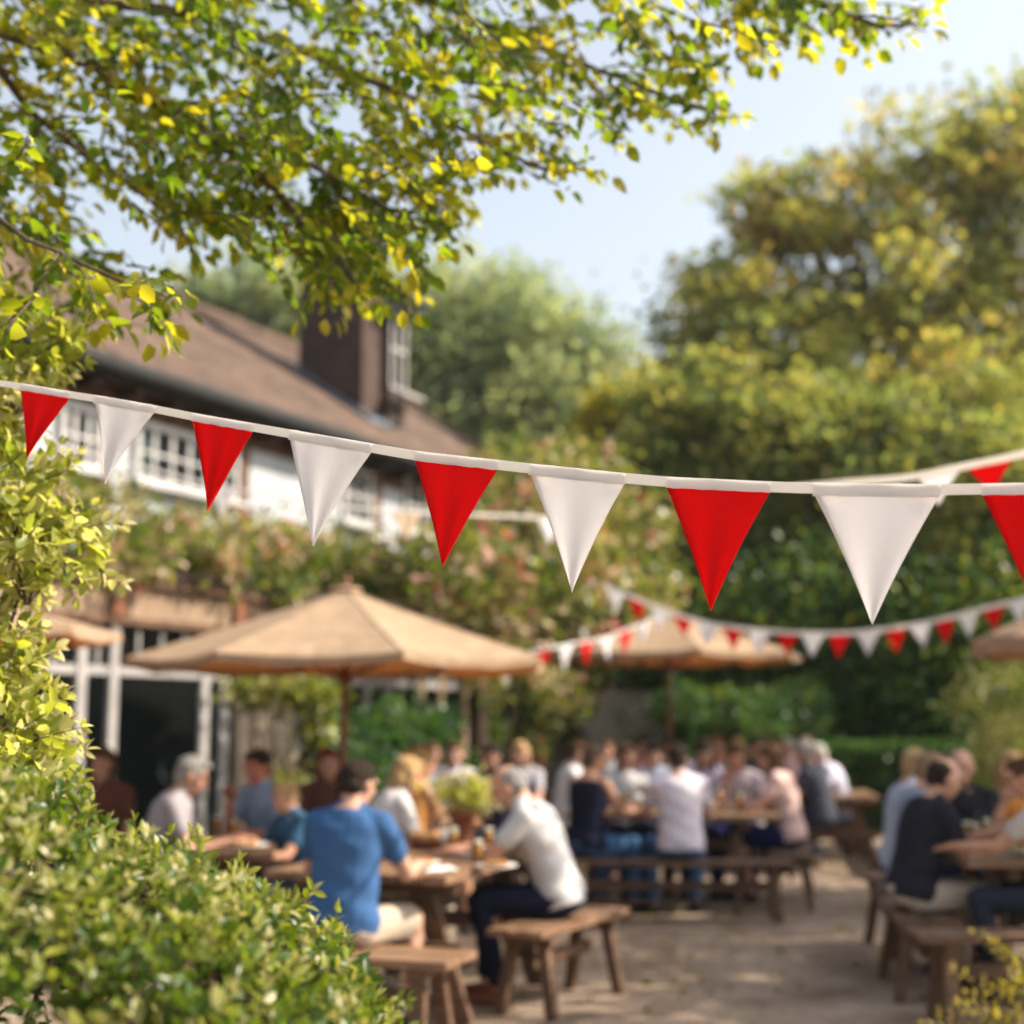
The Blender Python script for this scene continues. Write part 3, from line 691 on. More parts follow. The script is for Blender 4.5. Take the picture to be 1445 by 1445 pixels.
for pl, r0 in limb_defs:
    P3 = [at(*p) for p in pl]
    dense = []
    for a, b_ in zip(P3[:-1], P3[1:]):
        n_ = max(2, int((b_ - a).length / .12))
        for k in range(n_): dense.append(a.lerp(b_, k / n_))
    dense.append(P3[-1])
    dense = [p + Vector([rd.uniform(-.012, .012) for _ in range(3)]) for p in dense]
    rings = []
    for i, p in enumerate(dense):
        d = (dense[min(i + 1, len(dense) - 1)] - dense[max(i - 1, 0)]).normalized(); x = d.cross(Vector((.1, .95, .2))).normalized(); y = d.cross(x)
        rr = r0 * (1 - .82 * i / len(dense)); rings.append((p - ob, x, y, rr, rr))
    wood.loft(rings, 7)
    allpts += [(p, (dense[min(i + 1, len(dense) - 1)] - dense[max(i - 1, 0)]).normalized(), r0 * (1 - .82 * i / len(dense))) for i, p in enumerate(dense)]
LC, LD, LS, LR = [], [], [], []
def leafy_twig(p, d, length, rr=.004, mask=True, lsize=.062, rdv=None):
    pts = [p]; q = p.copy(); dd = d.normalized(); st = .026
    cval = rd.random()
    side = 1
    while (q - p).length < length and len(pts) < 60:
        dd = (dd + Vector((rd.uniform(-.12, .12), rd.uniform(-.12, .12), rd.uniform(-.12, .06)))).normalized()
        q = q + dd * st
        px, py = proj(q)
        if mask and not inside(px, py): break
        pts.append(q.copy())
        sd = dd.cross(Vector((0, 0, 1))).normalized() * side; side = -side
        ldir = dd * .55 + sd * .8 + Vector((rd.uniform(-.35, .35), rd.uniform(-.35, .35), rd.uniform(-.9, .12)))
        ldir.normalize(); s = lsize * rd.uniform(.6, 1.15)
        tx, ty = proj(q + ldir * s * .8)
        if (not mask or inside(tx, ty)) and rd.random() < .93:
            LC.append(q + ldir * .006); LD.append(ldir); LS.append(s); LR.append(min(1, max(0, .65 * cval + .35 * rd.random())))
    if len(pts) > 2:
        LC.append(q); LD.append(dd + Vector((0, 0, -.3))); LS.append(lsize); LR.append(.5 * cval + .4)
        rings = []
        for i in range(0, len(pts), 2):
            dv = (pts[min(i + 1, len(pts) - 1)] - pts[max(i - 1, 0)]).normalized(); x = dv.cross(Vector((.2, .9, .3))).normalized(); y = dv.cross(x)
            r = rr * (1 - .6 * i / len(pts)); rings.append((pts[i] - ob, x, y, r, r))
        if len(rings) > 1: wood.loft(rings, 4)
    return pts
# second order branches
for p, d, r in list(allpts):
    if p.x < -2.6: continue
    for _ in range(2):
        if rd.random() < .22: continue
        dv = d * rd.uniform(.2, .9) + Vector((rd.uniform(-.7, .8), rd.uniform(-.9, .9), rd.uniform(-.75, .55)))
        pts = leafy_twig(p, dv, rd.uniform(.18, .55))
        if len(pts) > 8 and rd.random() < .75:
            for _k in range(2):
                q = pts[rd.randint(3, len(pts) - 2)]
                leafy_twig(q, dv * .5 + Vector((rd.uniform(-.6, .6), rd.uniform(-.6, .6), rd.uniform(-.8, .3))), rd.uniform(.12, .34), .003)
# fill: side branches through the whole canopy so that it has depth and density
cnt = 0
while cnt < 500:
    px, py, Y = rd.uniform(-120, 1300), rd.uniform(-160, 470), rd.uniform(3.9, 5.8)
    if py > 0 and not inside(px, py): continue
    dens = 1.0 if px < 700 else .7
    if rd.random() > dens: continue
    a = at(px, py, Y); cnt += 1
    leafy_twig(a, Vector((rd.uniform(.1, 1), rd.uniform(-.6, .6), rd.uniform(-.7, .25))), rd.uniform(.15, .42))
wood.build('branches', M['bark'], over, True)
leaves('foliage', np.array([tuple(p - ob) for p in LC]), np.array([tuple(d) for d in LD]), np.array(LS), L['over'], over, np.array(LR), .62, True)

# ================================================================== NEAR SHRUBS
def sprigs(root, base, starts, n, mat, lsize, seed, length=(.08, .22), wid=.5, name='foliage', step=.016, upb=.5, r=.0022, bias=0, woodmat='twig'):
    """leafy shoots: opposite pairs of leaves up every shoot"""
    r_ = np.random.default_rng(seed); mb = MB(); C, D, S, V = [], [], [], []
    for k in range(n):
        p, nd = starts(r_)
        p = np.array(p, float); d = np.array(nd) * .8 + r_.normal(size=3) * .45; d[2] += upb; d /= np.linalg.norm(d)
        Ln = r_.uniform(*length); m = int(Ln / step); cv = r_.random(); q = p.copy(); pts = [q.copy()]
        ph = r_.random() * 6
        for j in range(m):
            d = d + r_.normal(size=3) * .06; d /= np.linalg.norm(d); q = q + d * step; pts.append(q.copy())
            a = np.cross(d, [math.cos(ph), math.sin(ph), .3]); a /= np.linalg.norm(a) + 1e-9; ph += 1.3
            sz = lsize * (1 - .45 * j / m) * r_.uniform(.75, 1.2)
            for sg_ in (-1, 1):
                C.append(q.copy()); D.append(a * sg_ + d * .75 + r_.normal(size=3) * .15); S.append(sz); V.append(np.clip(bias + .45 * cv + .25 * j / m + .35 * r_.random(), 0, 1))
        C.append(q); D.append(d); S.append(lsize * .6); V.append(min(1, .4 + .6 * cv))
        if len(pts) > 2:
            a0, a1, a2 = Vector(pts[0]), Vector(pts[len(pts) // 2]), Vector(pts[-1]); dv = (a2 - a0).normalized()
            x = dv.cross(Vector((.3, .8, .5))).normalized(); y = dv.cross(x)
            mb.loft([(a0, x, y, r, r), (a1, x, y, r * .8, r * .8), (a2, x, y, r * .4, r * .4)], 4)
    leaves(name, np.array(C), np.array(D), np.array(S), mat, root, np.array(V), wid, True)
    mb.build('shoots', M[woodmat], root)
# the clipped-but-shaggy green bush at lower left
bb = Vector((-1.01, 2.15, 0))
bush = empty('privet_bush', bb, 0, 'shaggy light green bush filling the lower left corner, close to the viewer', 'bush')
def bush_top(x, y):   # x,y relative to the bush base, world height of its surface
    X = x + bb.x
    t = 1.375 - .0 * X
    prof = np.interp(X, [-1.9, -.84, -.70, -.55, -.44, -.37, -.30, -.235, -.19, -.15, -.09], [1.405, 1.365, 1.335, 1.28, 1.235, 1.195, 1.13, 1.06, .95, .78, .35])
    return prof - .9 * max(0, (abs(y) - .16)) ** 1.5 + .02 * math.sin(9 * X + 3) + .015 * math.sin(23 * X + 5 * y)
def st_bush(r_):
    while True:
        x = r_.uniform(-.75, .95); y = r_.uniform(-.36, .4); zt = bush_top(x, y)
        if zt < .3: continue
        if r_.random() < .5:
            z = zt - abs(r_.normal()) * .035; n_ = (0.2, -.3, .6)
        else:
            # front side
            y = -.34 + abs(r_.normal()) * .07; zt = bush_top(x, y); z = zt - r_.random() * min(.75, zt)
            n_ = (.1, -.9, .25)
        return (x, y, z), n_
sprigs(bush, bb, st_bush, 2000, L['hedge'], .039, 5, (.04, .10), .42, step=.0155, upb=.55, r=.0013)
core = MB()
for k in range(60):
    x = rd.uniform(-.6, .8); y = rd.uniform(-.16, .24); limb_mesh(core, (x * .5, y * .5, -.02), (x, y, max(.3, bush_top(x, y) - .05)), .012, .004, .05, 6, rg=rd, n=6)
core.build('stems', M['twig'], bush, True)
nn = 6000; cx = RNG.uniform(-.7, .84, nn); cy = RNG.uniform(-.24, .32, nn); cz = np.array([max(.05, bush_top(a, b_) - .06) for a, b_ in zip(cx, cy)]) * (1 - .55 * RNG.random(nn) ** 1.5)
leaves('inner_foliage', np.c_[cx, cy, cz], RNG.normal(size=(nn, 3)), .024 + .01 * RNG.random(nn), L['hedge'], bush, RNG.random(nn) * .25, .5, True)  # inner leaves kept at the dark ramp end to paint shaded gaps
# long shoots that break the outline
def st_long(r_):
    X = r_.choice([-.55, -.39, -.41, -.33, -.26, -.21, -.48, -.66, -.17]) + r_.normal() * .02
    return (X - bb.x, r_.uniform(-.3, .1), bush_top(X - bb.x, -.1) - .03), (.35, -.1, .9)
sprigs(bush, bb, st_long, 36, L['hedge'], .0285, 6, (.07, .135), .45, 'long_shoots_foliage', .0135, .7, .0016, .25)

# golden shrub up the left edge
gb = Vector((-1.35, 3.6, 0))
gold = empty('golden_shrub', gb, 0, 'tall shrub of yellow and cream leaves climbing the left edge of the view', 'shrub')
gblobs = [(at(-20, 540, 3.7), (.10, .16, .12)), (at(-50, 640, 3.7), (.13, .18, .12)), (at(10, 690, 3.6), (.13, .18, .09)), (at(55, 765, 3.55), (.12, .15, .08)), (at(-10, 780, 3.6), (.15, .16, .11)), (at(-40, 880, 3.5), (.12, .16, .16)), (at(-30, 980, 3.45), (.12, .16, .14)), (at(10, 1045, 3.4), (.12, .16, .09)), (at(-60, 480, 3.8), (.15, .16, .14)), (at(-40, 1150, 3.4), (.2, .2, .2)), (at(30, 500, 3.75), (.10, .12, .06))]
def st_gold(r_):
    c, rr = gblobs[r_.integers(0, len(gblobs))]; d = r_.normal(size=3); d /= np.linalg.norm(d)
    k = .55 + .4 * r_.random()
    return tuple(np.array(c - gb) + d * np.array(rr) * k), tuple(d * .8)
sprigs(gold, gb, st_gold, 430, L['gold'], .060, 9, (.06, .15), .5, step=.026, upb=.05, r=.0018)
core = MB()
for c, rr in gblobs:
    e = Vector(c) - gb
    limb_mesh(core, (-.1, .05, -.02), e + Vector((-.02, 0, -.02)), .014, .004, .03, 7, rg=rd, n=6)
    for k in range(5): limb_mesh(core, e * .92 + Vector((-.01, 0, 0)), e + Vector([rd.uniform(-1, 1) * q for q in rr]), .005, .002, .05, 4, rg=rd, n=5)
core.build('stems', M['twig'], gold, True)
# fine twiggy plant, lower right corner
tb = Vector((.80, 1.9, 0))
twp = empty('twiggy_plant', tb, 0, 'sparse yellow-green twiggy plant poking into the lower right corner', 'plant')
def st_tw(r_):
    t_ = at(r_.uniform(1410, 1510), r_.uniform(1360, 1480), 1.9 + r_.uniform(-.1, .1)); return tuple(t_ - tb), (-.9, -.1, .25)
sprigs(twp, tb, st_tw, 26, L['twig'], .018, 12, (.05, .11), .38, step=.013, upb=.12, r=.0014)
core = MB()
for k in range(16):
    e = at(rd.uniform(1410, 1500), rd.uniform(1350, 1460), 1.9) - tb
    limb_mesh(core, (rd.uniform(-.03, .03), 0, -.02), e, .006, .0018, .05, 8, rg=rd, n=5)
core.build('stems', M['twig'], twp, True)

# ================================================================== BUNTING
def ribbon(mb, pts, wds, th=.0012, up=Vector((0, 0, 1)), wave=0):
    vs = []; n = len(pts)
    for i, p in enumerate(pts):
        d = (pts[min(i + 1, n - 1)] - pts[max(i - 1, 0)]).normalized(); u = (up - d * up.dot(d)).normalized(); nn_ = d.cross(u)
        o = nn_ * (wave * math.sin(i * .9))
        vs += [p + u * wds[i] / 2 + nn_ * th + o, p - u * wds[i] / 2 + nn_ * th + o, p - u * wds[i] / 2 - nn_ * th - o * 0 + o, p + u * wds[i] / 2 - nn_ * th + o]
    fs = []
    for i in range(n - 1):
        for k in range(4):
            l = (k + 1) % 4; fs.append((4 * i + k, 4 * i + l, 4 * i + 4 + l, 4 * i + 4 + k))
    mb.add(vs, fs)
def flag_mesh(mb, A, Bc, T, seed, amp=.006, th=.0006, rows=26):
    """woven triangle from top corners A,Bc to the tip T, slightly rippled and with a softly hanging edge"""
    r_ = random.Random(seed); nrm = (Bc - A).cross(T - A).normalized(); w = (Bc - A).length; n = 14
    ph, ph2, k1 = r_.uniform(0, 6), r_.uniform(0, 6), r_.uniform(1.2, 2.4)
    vs = []; tipw = .018
    for side in (1, -1):
        for i in range(rows + 1):
            t = i / rows; a = A.lerp(T, t); b_ = Bc.lerp(T, t)
            bow = .018 * math.sin(math.pi * t) * w
            for j in range(n + 1):
                s = j / n; s2 = s
                p = a.lerp(b_, s2)
                edge = (s - .5) * 2
                p += (Bc - A).normalized() * (-edge * bow * (abs(edge) ** 2))
                fold = amp * (math.sin(k1 * 2 * math.pi * s + ph + 1.5 * t) * (.25 + t * (1 - t) * 1.6) + 1.1 * math.sin(2.5 * t + ph2) * t * .9)
                corner = amp * .9 * math.exp(-((s - .93) ** 2 + (t - .06) ** 2) / .006) + amp * .7 * math.exp(-((s - .06) ** 2 + (t - .08) ** 2) / .005)
                vs.append(p + nrm * (fold + corner + side * th))
    m_ = (rows + 1) * (n + 1); fs = []
    for i in range(rows):
        for j in range(n):
            q = i * (n + 1) + j; fs.append((q, q + 1, q + n + 2, q + n + 1)); fs.append((m_ + q, m_ + q + n + 1, m_ + q + n + 2, m_ + q + 1))
    for i in range(rows):
        q = i * (n + 1); fs.append((q, q + n + 1, m_ + q + n + 1, m_ + q)); q += n; fs.append((q, m_ + q, m_ + q + n + 1, q + n + 1))
    mb.add(vs, fs)
def Dn(px): return 1 / np.interp(px, [-600, 63, 1238, 2200], [.279, .3226, .40, .4634])
bt = empty('bunting', at(722, 655, Dn(722)), 0, 'sharp nearest string of large red and white triangular flags on white tape', 'bunting'); bo = bt.location.copy()
tapeline = [(-420, 470), (-200, 512), (0, 541), (30, 545), (98, 557), (133, 562), (218, 577), (271, 588), (357, 603), (408, 612), (524, 632), (585, 643), (703, 656), (747, 661), (882, 675), (940, 680), (1087, 687), (1147, 689), (1327, 691), (1385, 690), (1560, 687), (1900, 660)]
xs_ = np.linspace(-420, 1900, 150); ys_ = np.interp(xs_, [p[0] for p in tapeline], [p[1] for p in tapeline])
ker = np.array([1, 2, 3, 2, 1]) / 9; ysm = np.convolve(np.pad(ys_, 2, mode='edge'), ker, 'valid')
def ty(px): return float(np.interp(px, xs_, ysm))
tp = MB(); tpts = [at(x, ty(x), Dn(x)) - bo for x in xs_]
wpx = np.interp(xs_, [0, 600, 1240], [9, 14, 16])
ribbon(tp, tpts, [w_ * Dn(x) / F for w_, x in zip(wpx, xs_)], .0007, wave=.0004)
tp.build('tape', M['tape'], bt)
FL = [(28, 98, 40, 646, 1), (133, 218, 150, 683, 0), (271, 357, 292, 720, 1), (408, 524, 440, 770, 0), (585, 703, 624, 800, 1), (747, 882, 806, 835, 0), (940, 1087, 1003, 863, 1), (1147, 1327, 1231, 882, 0), (1385, 1572, 1478, 903, 1), (-60, -15, -40, 610, 0)]
for i, (xa, xb, tx, tyy, red) in enumerate(FL):
    Da, Db = Dn(xa), Dn(xb); Dm = (Da + Db) / 2; hw_ = np.interp(xa, [0, 600, 1240], [10, 14.5, 17.5]) * (1 if red else 1.1)
    off = hw_ * (.38 if red else .28)
    A = at(xa, ty(xa) + off, Da) - bo; B_ = at(xb, ty(xb) + off, Db) - bo; T = at(tx, tyy, Dm) - bo
    mb = MB(); flag_mesh(mb, A, B_, T, 50 + i, amp=.0055)
    fo = mb.build('flag', M['red' if red else 'white'], bt, True)
    fo['label'] = 'red triangular flag' if red else 'white triangular flag'
    # stitched header: the tape folded over the top edge of the flag
    hp_ = []; hw2 = []
    for k in range(13):
        x = xa + (xb - xa) * k / 12
        hp_.append(at(x, ty(x) + hw_ * (.05 if red else .08) + .35 * math.sin(k * 2.1 + i), Dn(x) - .003) - bo); hw2.append((hw_ * (.95 if red else 1.02) * (1 + .035 * math.sin(k * 1.7 + i * 2))) * Dn(x) / F)
    hm = MB(); ribbon(hm, hp_, hw2, .0008, wave=.0006); hm.build('hem', M['hem'], fo)
    if not red:
        sm_ = MB(); ribbon(sm_, [p + Vector((0, -.0016, -hw2[0] * .5 + .0028)) for p in hp_], [.0012] * 13, .0004); sm_.build('stitching', M['tape'], fo)

def far_bunting(name, label, line, fw, gap, fh, start_red=0, cols=None, twm=.025, seed=0, skip=(), rv=.25, color=None, spans=None):
    pts = [at(*p) for p in line]; o = pts[len(pts) // 2].copy(); r_ = random.Random(seed)
    root = empty(name, o, 0, label, 'bunting')
    # smooth polyline (Catmull-Rom)
    sm = []
    for i in range(len(pts) - 1):
        p0, p1, p2, p3 = pts[max(i - 1, 0)], pts[i], pts[i + 1], pts[min(i + 2, len(pts) - 1)]
        for k in range(24):
            t = k / 24; sm.append(.5 * ((2 * p1) + (p2 - p0) * t + (2 * p0 - 5 * p1 + 4 * p2 - p3) * t * t + (3 * p1 - p0 - 3 * p2 + p3) * t ** 3))
    sm.append(pts[-1]); m_ = MB(); ribbon(m_, [p - o for p in sm], [twm] * len(sm), .001); m_.build('tape', M['tape'], root)
    cum = [0]
    for a, b_ in zip(sm[:-1], sm[1:]): cum.append(cum[-1] + (b_ - a).length)
    def along(s):
        for i in range(len(cum) - 1):
            if cum[i + 1] >= s: return sm[i].lerp(sm[i + 1], (s - cum[i]) / (cum[i + 1] - cum[i] + 1e-9))
        return sm[-1]
    def at_px(x):
        return min(sm, key=lambda p: abs(proj(p)[0] - x))
    for k, (xa, xb, rc) in enumerate(spans or ()):
        A, B_ = at_px(xa), at_px(xb); T = (A + B_) / 2 - Vector((0, 0, fh)); mb = MB(); dz = Vector((0, 0, twm * .45))
        flag_mesh(mb, A - o - dz, B_ - o - dz, T - o, seed * 10 + k, .008, rows=12); mb.build('flag', M['red' if rc else 'white'], root, True)
    s = gap * .5 if not spans else 1e9; k = 0
    while s + fw < cum[-1]:
        if k not in skip:
            A, B_ = along(s), along(s + fw); T = (A + B_) / 2 - Vector((r_.uniform(-.02, .02), r_.uniform(-.02, .02), fh * r_.uniform(.9, 1.08)))
            mb = MB(); flag_mesh(mb, A - o - Vector((0, 0, twm * .45)), B_ - o - Vector((0, 0, twm * .45)), T - o, seed * 10 + k, .008, rows=8)
            isred = (k + start_red) % 2 == 0
            f_ = mb.build('flag', M[color(k) if color else ('red' if isred else 'white')], root, True)
        s += fw + gap * r_.uniform(1 - rv, 1 + rv); k += 1
    return root
far_bunting('bunting', 'blurred string of flags just behind the nearest one at the right edge', [(1120, 688, 7.1), (1192, 681, 6.9), (1279, 674, 6.4), (1351, 660, 6.0), (1445, 640, 5.5), (1640, 588, 4.8)], .165, .035, .15, 0, seed=3, twm=.032, spans=[(1296, 1353, 0), (1363, 1430, 1), (1450, 1530, 0)])
far_bunting('bunting', 'long sagging string of small flags over the right side of the garden', [(852, 826, 12.6), (930, 858, 12.4), (1000, 880, 12.2), (1100, 892, 12), (1200, 893, 11.8), (1300, 880, 11.5), (1400, 856, 11), (1460, 840, 10.8), (1620, 780, 10)], .19, .035, .20, 1, seed=4, twm=.035)
far_bunting('bunting', 'short string of small flags from the big parasol rim to the farther parasol', [(690, 935, 11.2), (760, 918, 11.3), (810, 908, 11.6), (860, 898, 12), (930, 870, 12.6)], .19, .10, .21, 1, seed=5, twm=.02)
far_bunting('bunting', 'faint pale string of flags strung across the pub windows', [(-60, 592, 9.2), (60, 622, 9.4), (160, 648, 9.6), (300, 684, 9.8), (460, 712, 10.0), (600, 723, 10.3), (720, 728, 10.8), (850, 735, 11.4)], .24, .42, .22, 1, seed=6, twm=.02, color=lambda k: 'cream_cloth' if k % 3 == 1 else 'white', skip=(0, 1, 3, 5))

# ================================================================== PARASOLS
def parasol(px, Y, rad, zrim, ztop, mat, label, rot=.2, tilt=0, val=.10, pole='wood_red', n=8, X=None):
    loc = (xof(px, Y) if X is None else X, Y, 0)
    root = empty('parasol', loc, rot, label, 'parasol')
    m = MB(); m.lathe((0, 0, 0), [(.30, 0), (.30, .05), (.26, .075), (.08, .09), (.045, .11), (.045, .34)], 24); m.build('base', M['gutter'], root, True)
    m = MB(); m.cap((0, 0, .1), (0, 0, ztop - .03), .027, .024, 12); m.build('pole', M[pole], root, True)
    vs = []; fs = []; K = 12; J = 6; nn_ = n * J
    sag = lambda t, s: -.055 * rad / 1.5 * math.sin(math.pi * s) * (t ** 1.2)
    for i in range(K + 1):
        t = i / K
        for j in range(nn_):
            s = (j % J) / J; a0 = 2 * math.pi * (j // J) / n; a1 = a0 + 2 * math.pi / n
            p0 = Vector((math.cos(a0), math.sin(a0), 0)); p1 = Vector((math.cos(a1), math.sin(a1), 0))
            p = p0.lerp(p1, s) * (rad * (.02 + .98 * t)); z = ztop - (ztop - zrim) * (t ** .93) - .045 * math.sin(math.pi * t) * 0 + sag(t, s) * .55
            inward = 1 - .035 * math.sin(math.pi * s) * t; vs.append(Vector((p.x * inward, p.y * inward, z)))
    for j in range(nn_):
        v = vs[K * nn_ + j]; vs.append(Vector((v.x * .998, v.y * .998, v.z - val * (1 - .12 * math.sin(j * 2.3)))))
    for i in range(K + 1):
        for j in range(nn_):
            k = (j + 1) % nn_; fs.append((i * nn_ + j, (i + 1) * nn_ + j, (i + 1) * nn_ + k, i * nn_ + k))
    m = MB(); m.add(vs, fs); c = m.build('canopy', M[mat], root)
    md = c.modifiers.new('thick', 'SOLIDIFY'); md.thickness = .003
    for k in range(n):
        a = 2 * math.pi * k / n; d = Vector((math.cos(a), math.sin(a), 0))
        r_ = MB(); r_.bar(d * .03 + Vector((0, 0, ztop - .05)), d * rad * .985 + Vector((0, 0, zrim - .022)), .014, .02)
        rb = r_.build('rib', M['wood_red'], root)
        q_ = MB(); q_.v = []; prev = [Vector(vs[i * nn_ + k * J]) + Vector((0, 0, .003)) for i in range(1, K + 1)]; ribbon(q_, prev, [.022] * len(prev), .0012, up=Vector((-d.y, d.x, 0))); q_.build('seam', M['seam'], root)
        r_ = MB(); r_.bar(d * .03 + Vector((0, 0, zrim - .12)), d * rad * .5 + Vector((0, 0, (ztop * .47 + zrim * .53) - .035)), .012, .016); r_.build('strut', M['wood_red'], rb)
    m = MB(); m.lathe((0, 0, zrim - .17), [(.045, 0), (.05, .02), (.05, .07), (.04, .09)], 16); m.build('hub', M['wood_red'], root, True)
    # small vent cap and finial
    vs = []; 
    for rr, zz in ((.012, .035), (.06, .020), (.11, .002), (.112, -.012)):
        for j in range(24): a = 2 * math.pi * j / 24; vs.append(Vector((rr * math.cos(a), rr * math.sin(a), ztop + zz + (.01 * math.cos(8 * a) if rr > .1 else 0))))
    m = MB(); m.add(vs, [(i * 24 + j, (i + 1) * 24 + j, (i + 1) * 24 + (j + 1) % 24, i * 24 + (j + 1) % 24) for i in range(3) for j in range(24)])
    v = m.build('vent_cap', M[mat], root); md = v.modifiers.new('thick', 'SOLIDIFY'); md.thickness = .003
    m = MB(); m.lathe((0, 0, ztop + .03), [(.02, 0), (.035, .015), (.03, .04), (.012, .055), (.018, .07), (.008, .09)], 14); m.build('finial', M[pole], v, True)
    return root
parasol(484, 10.2, 1.53, 1.93, 2.44, 'parasol', 'big tan parasol in the middle, lit from behind, on a red-brown wooden pole', rot=.35, val=.055)
parasol(946, 16.6, 1.60, 2.27, 2.78, 'parasol', 'farther tan parasol behind the crowded tables, half hidden by small flags', rot=.1, val=.06)
parasol(1612, 12.2, 1.38, 2.22, 2.78, 'parasol', 'parasol cut off by the right edge, only its rim showing', rot=.2, val=.14)
parasol(-90, 9.2, 1.10, 2.08, 2.36, 'parasol', 'parasol at the left edge, mostly hidden behind the golden leaves', rot=.3, val=.05)

# ================================================================== TABLES AND BENCHES
def table(cx, cy, ang, Lx, Ly, label, mat='wood', group='garden tables'):
    """Lx across, Ly along local y"""
    root = empty('wooden_table', (cx, cy, 0), ang, label, 'table', group)
    m = MB(); n = max(4, round(Lx / .15)); w = Lx / n; rr = random.Random(int(cx * 100))
    for k in range(n): m.box((-Lx / 2 + w * (k + .5), rr.uniform(-.008, .008), .738 + rr.uniform(-.0015, .0015)), (w - .010, Ly, .042))
    m.build('tabletop', M[mat], root, bevel=.004)
    for y in (-Ly / 2 + .28, Ly / 2 - .28):
        m = MB(); m.box((0, y, .68), (Lx - .1, .07, .07)); m.build('crossbar', M['wood'], root, bevel=.004)
        m = MB(); m.box((0, y, .36), (Lx * .95, .05, .09)); m.build('brace', M['wood'], root, bevel=.004)
        for sx in (-1, 1):
            m = MB(); m.bar((sx * Lx * .22, y + .062, .70), (sx * (Lx * .46), y + .062, 0), .055, .11, (1, 0, 0)); m.build('leg', M['wood'], root, bevel=.004)
    m = MB(); m.bar((0, -Ly / 2 + .31, .50), (0, Ly / 2 - .31, .50), .05, .09); m.build('stretcher', M['wood'], root, bevel=.004)
    return root
BENCH0 = {}
def bench(cx, cy, ang, Ln, label, wid=.34, mat='wood'):
    """long axis = local x"""
    root = empty('wooden_bench', (cx, cy, 0), ang, label, 'bench', 'garden benches')
    m = MB()
    for y in (-1, 1): m.box((0, y * (wid / 4 + .001), .432), (Ln, wid / 2 - .008, .036))
    m.build('seat', M[mat], root, bevel=.005)
    for x in (-1, 1):
        xx = x * (Ln / 2 - .17)
        m = MB(); m.box((xx, 0, .385), (.07, wid * .86, .055)); m.build('crossbar', M['wood'], root, bevel=.004)
        for y in (-1, 1):
            m = MB(); m.bar((xx, y * wid * .26, .385), (xx + x * .03, y * wid * .46, 0), .07, .055, (0, 1, 0)); m.build('leg', M['wood'], root, bevel=.004)
    m = MB(); m.box((0, 0, .26), (Ln - .42, .03, .07)); m.build('stretcher', M['wood'], root, bevel=.003)
    return root
def V2(a): return Vector((math.cos(a), math.sin(a), 0))
A1 = R(-19.3)
table(-.50, 8.05, A1, 1.0, 1.75, 'large table in front with the flower pot, food and bottles on it', 'wood_pale')
bench(-.955, 6.92, A1, 1.55, 'nearest bench, worn seat, with the man in blue sitting on it', .40, 'wood_pale')
bench(.27, 7.96, R(62), 1.12, 'bench under the white shirted man with its worn end sticking out', .33, 'wood_pale')
bench(-1.35, 8.55, R(70), 1.5, 'bench on the left side of the front table, mostly hidden by the blue shirted man')
table(-2.05, 8.75, R(8), 1.25, .9, 'dark red-brown table at the left behind the bush')
bench(-2.95, 8.75, R(96), 1.2, 'bench of the elderly woman at the left table')
bench(-1.85, 9.75, R(8), 1.5, 'bench along the far side of the left table')
# middle table
table(1.35, 12.15, R(80), .95, 1.75, 'middle table with white plates in front of the white T-shirt back', 'wood_pale')
bench(1.18, 11.2, R(-4), 1.95, 'long bench under the person in the white T-shirt seen from behind')
bench(2.35, 12.25, R(78), 1.3, 'side bench at the right end of the middle table, under the woman in pink')
bench(1.35, 13.1, R(-4), 1.9, 'bench on the far side of the middle table')
# far table
table(3.35, 15.4, R(-8), .95, 1.7, 'farther table behind the middle one, before the hedge', 'wood_pale')
bench(4.18, 15.2, R(80), 1.9, 'bench at the right of the farther table under the grey-haired man')
bench(2.45, 15.5, R(82), 1.8, 'bench at the left of the farther table')
# right table
table(3.42, 8.35, R(88), .98, 1.9, 'right-hand table cut off by the edge, crowded with glasses', 'wood_pale')
bench(3.02, 7.42, R(-1), 2.0, 'nearest right-hand bench, empty, in front of the crowded table')
bench(2.30, 8.35, R(82), 1.05, 'short bench at the left end of the right-hand table under the man in black polo')
bench(3.25, 9.25, R(-1), 1.9, 'bench on the far side of the right-hand table')
# background tables at the pub front
table(-.75, 12.3, R(-20), .9, 1.5, 'table behind the flower pot, close to the pub front')
bench(-1.15, 11.35, R(-20), 1.4, 'bench in front of the table close to the pub front')
table(.9, 15.6, R(-12), .9, 1.5, 'small far table left of the middle one, near the pergola')
bench(.75, 14.75, R(-8), 1.4, 'bench in front of the small far table near the pergola')

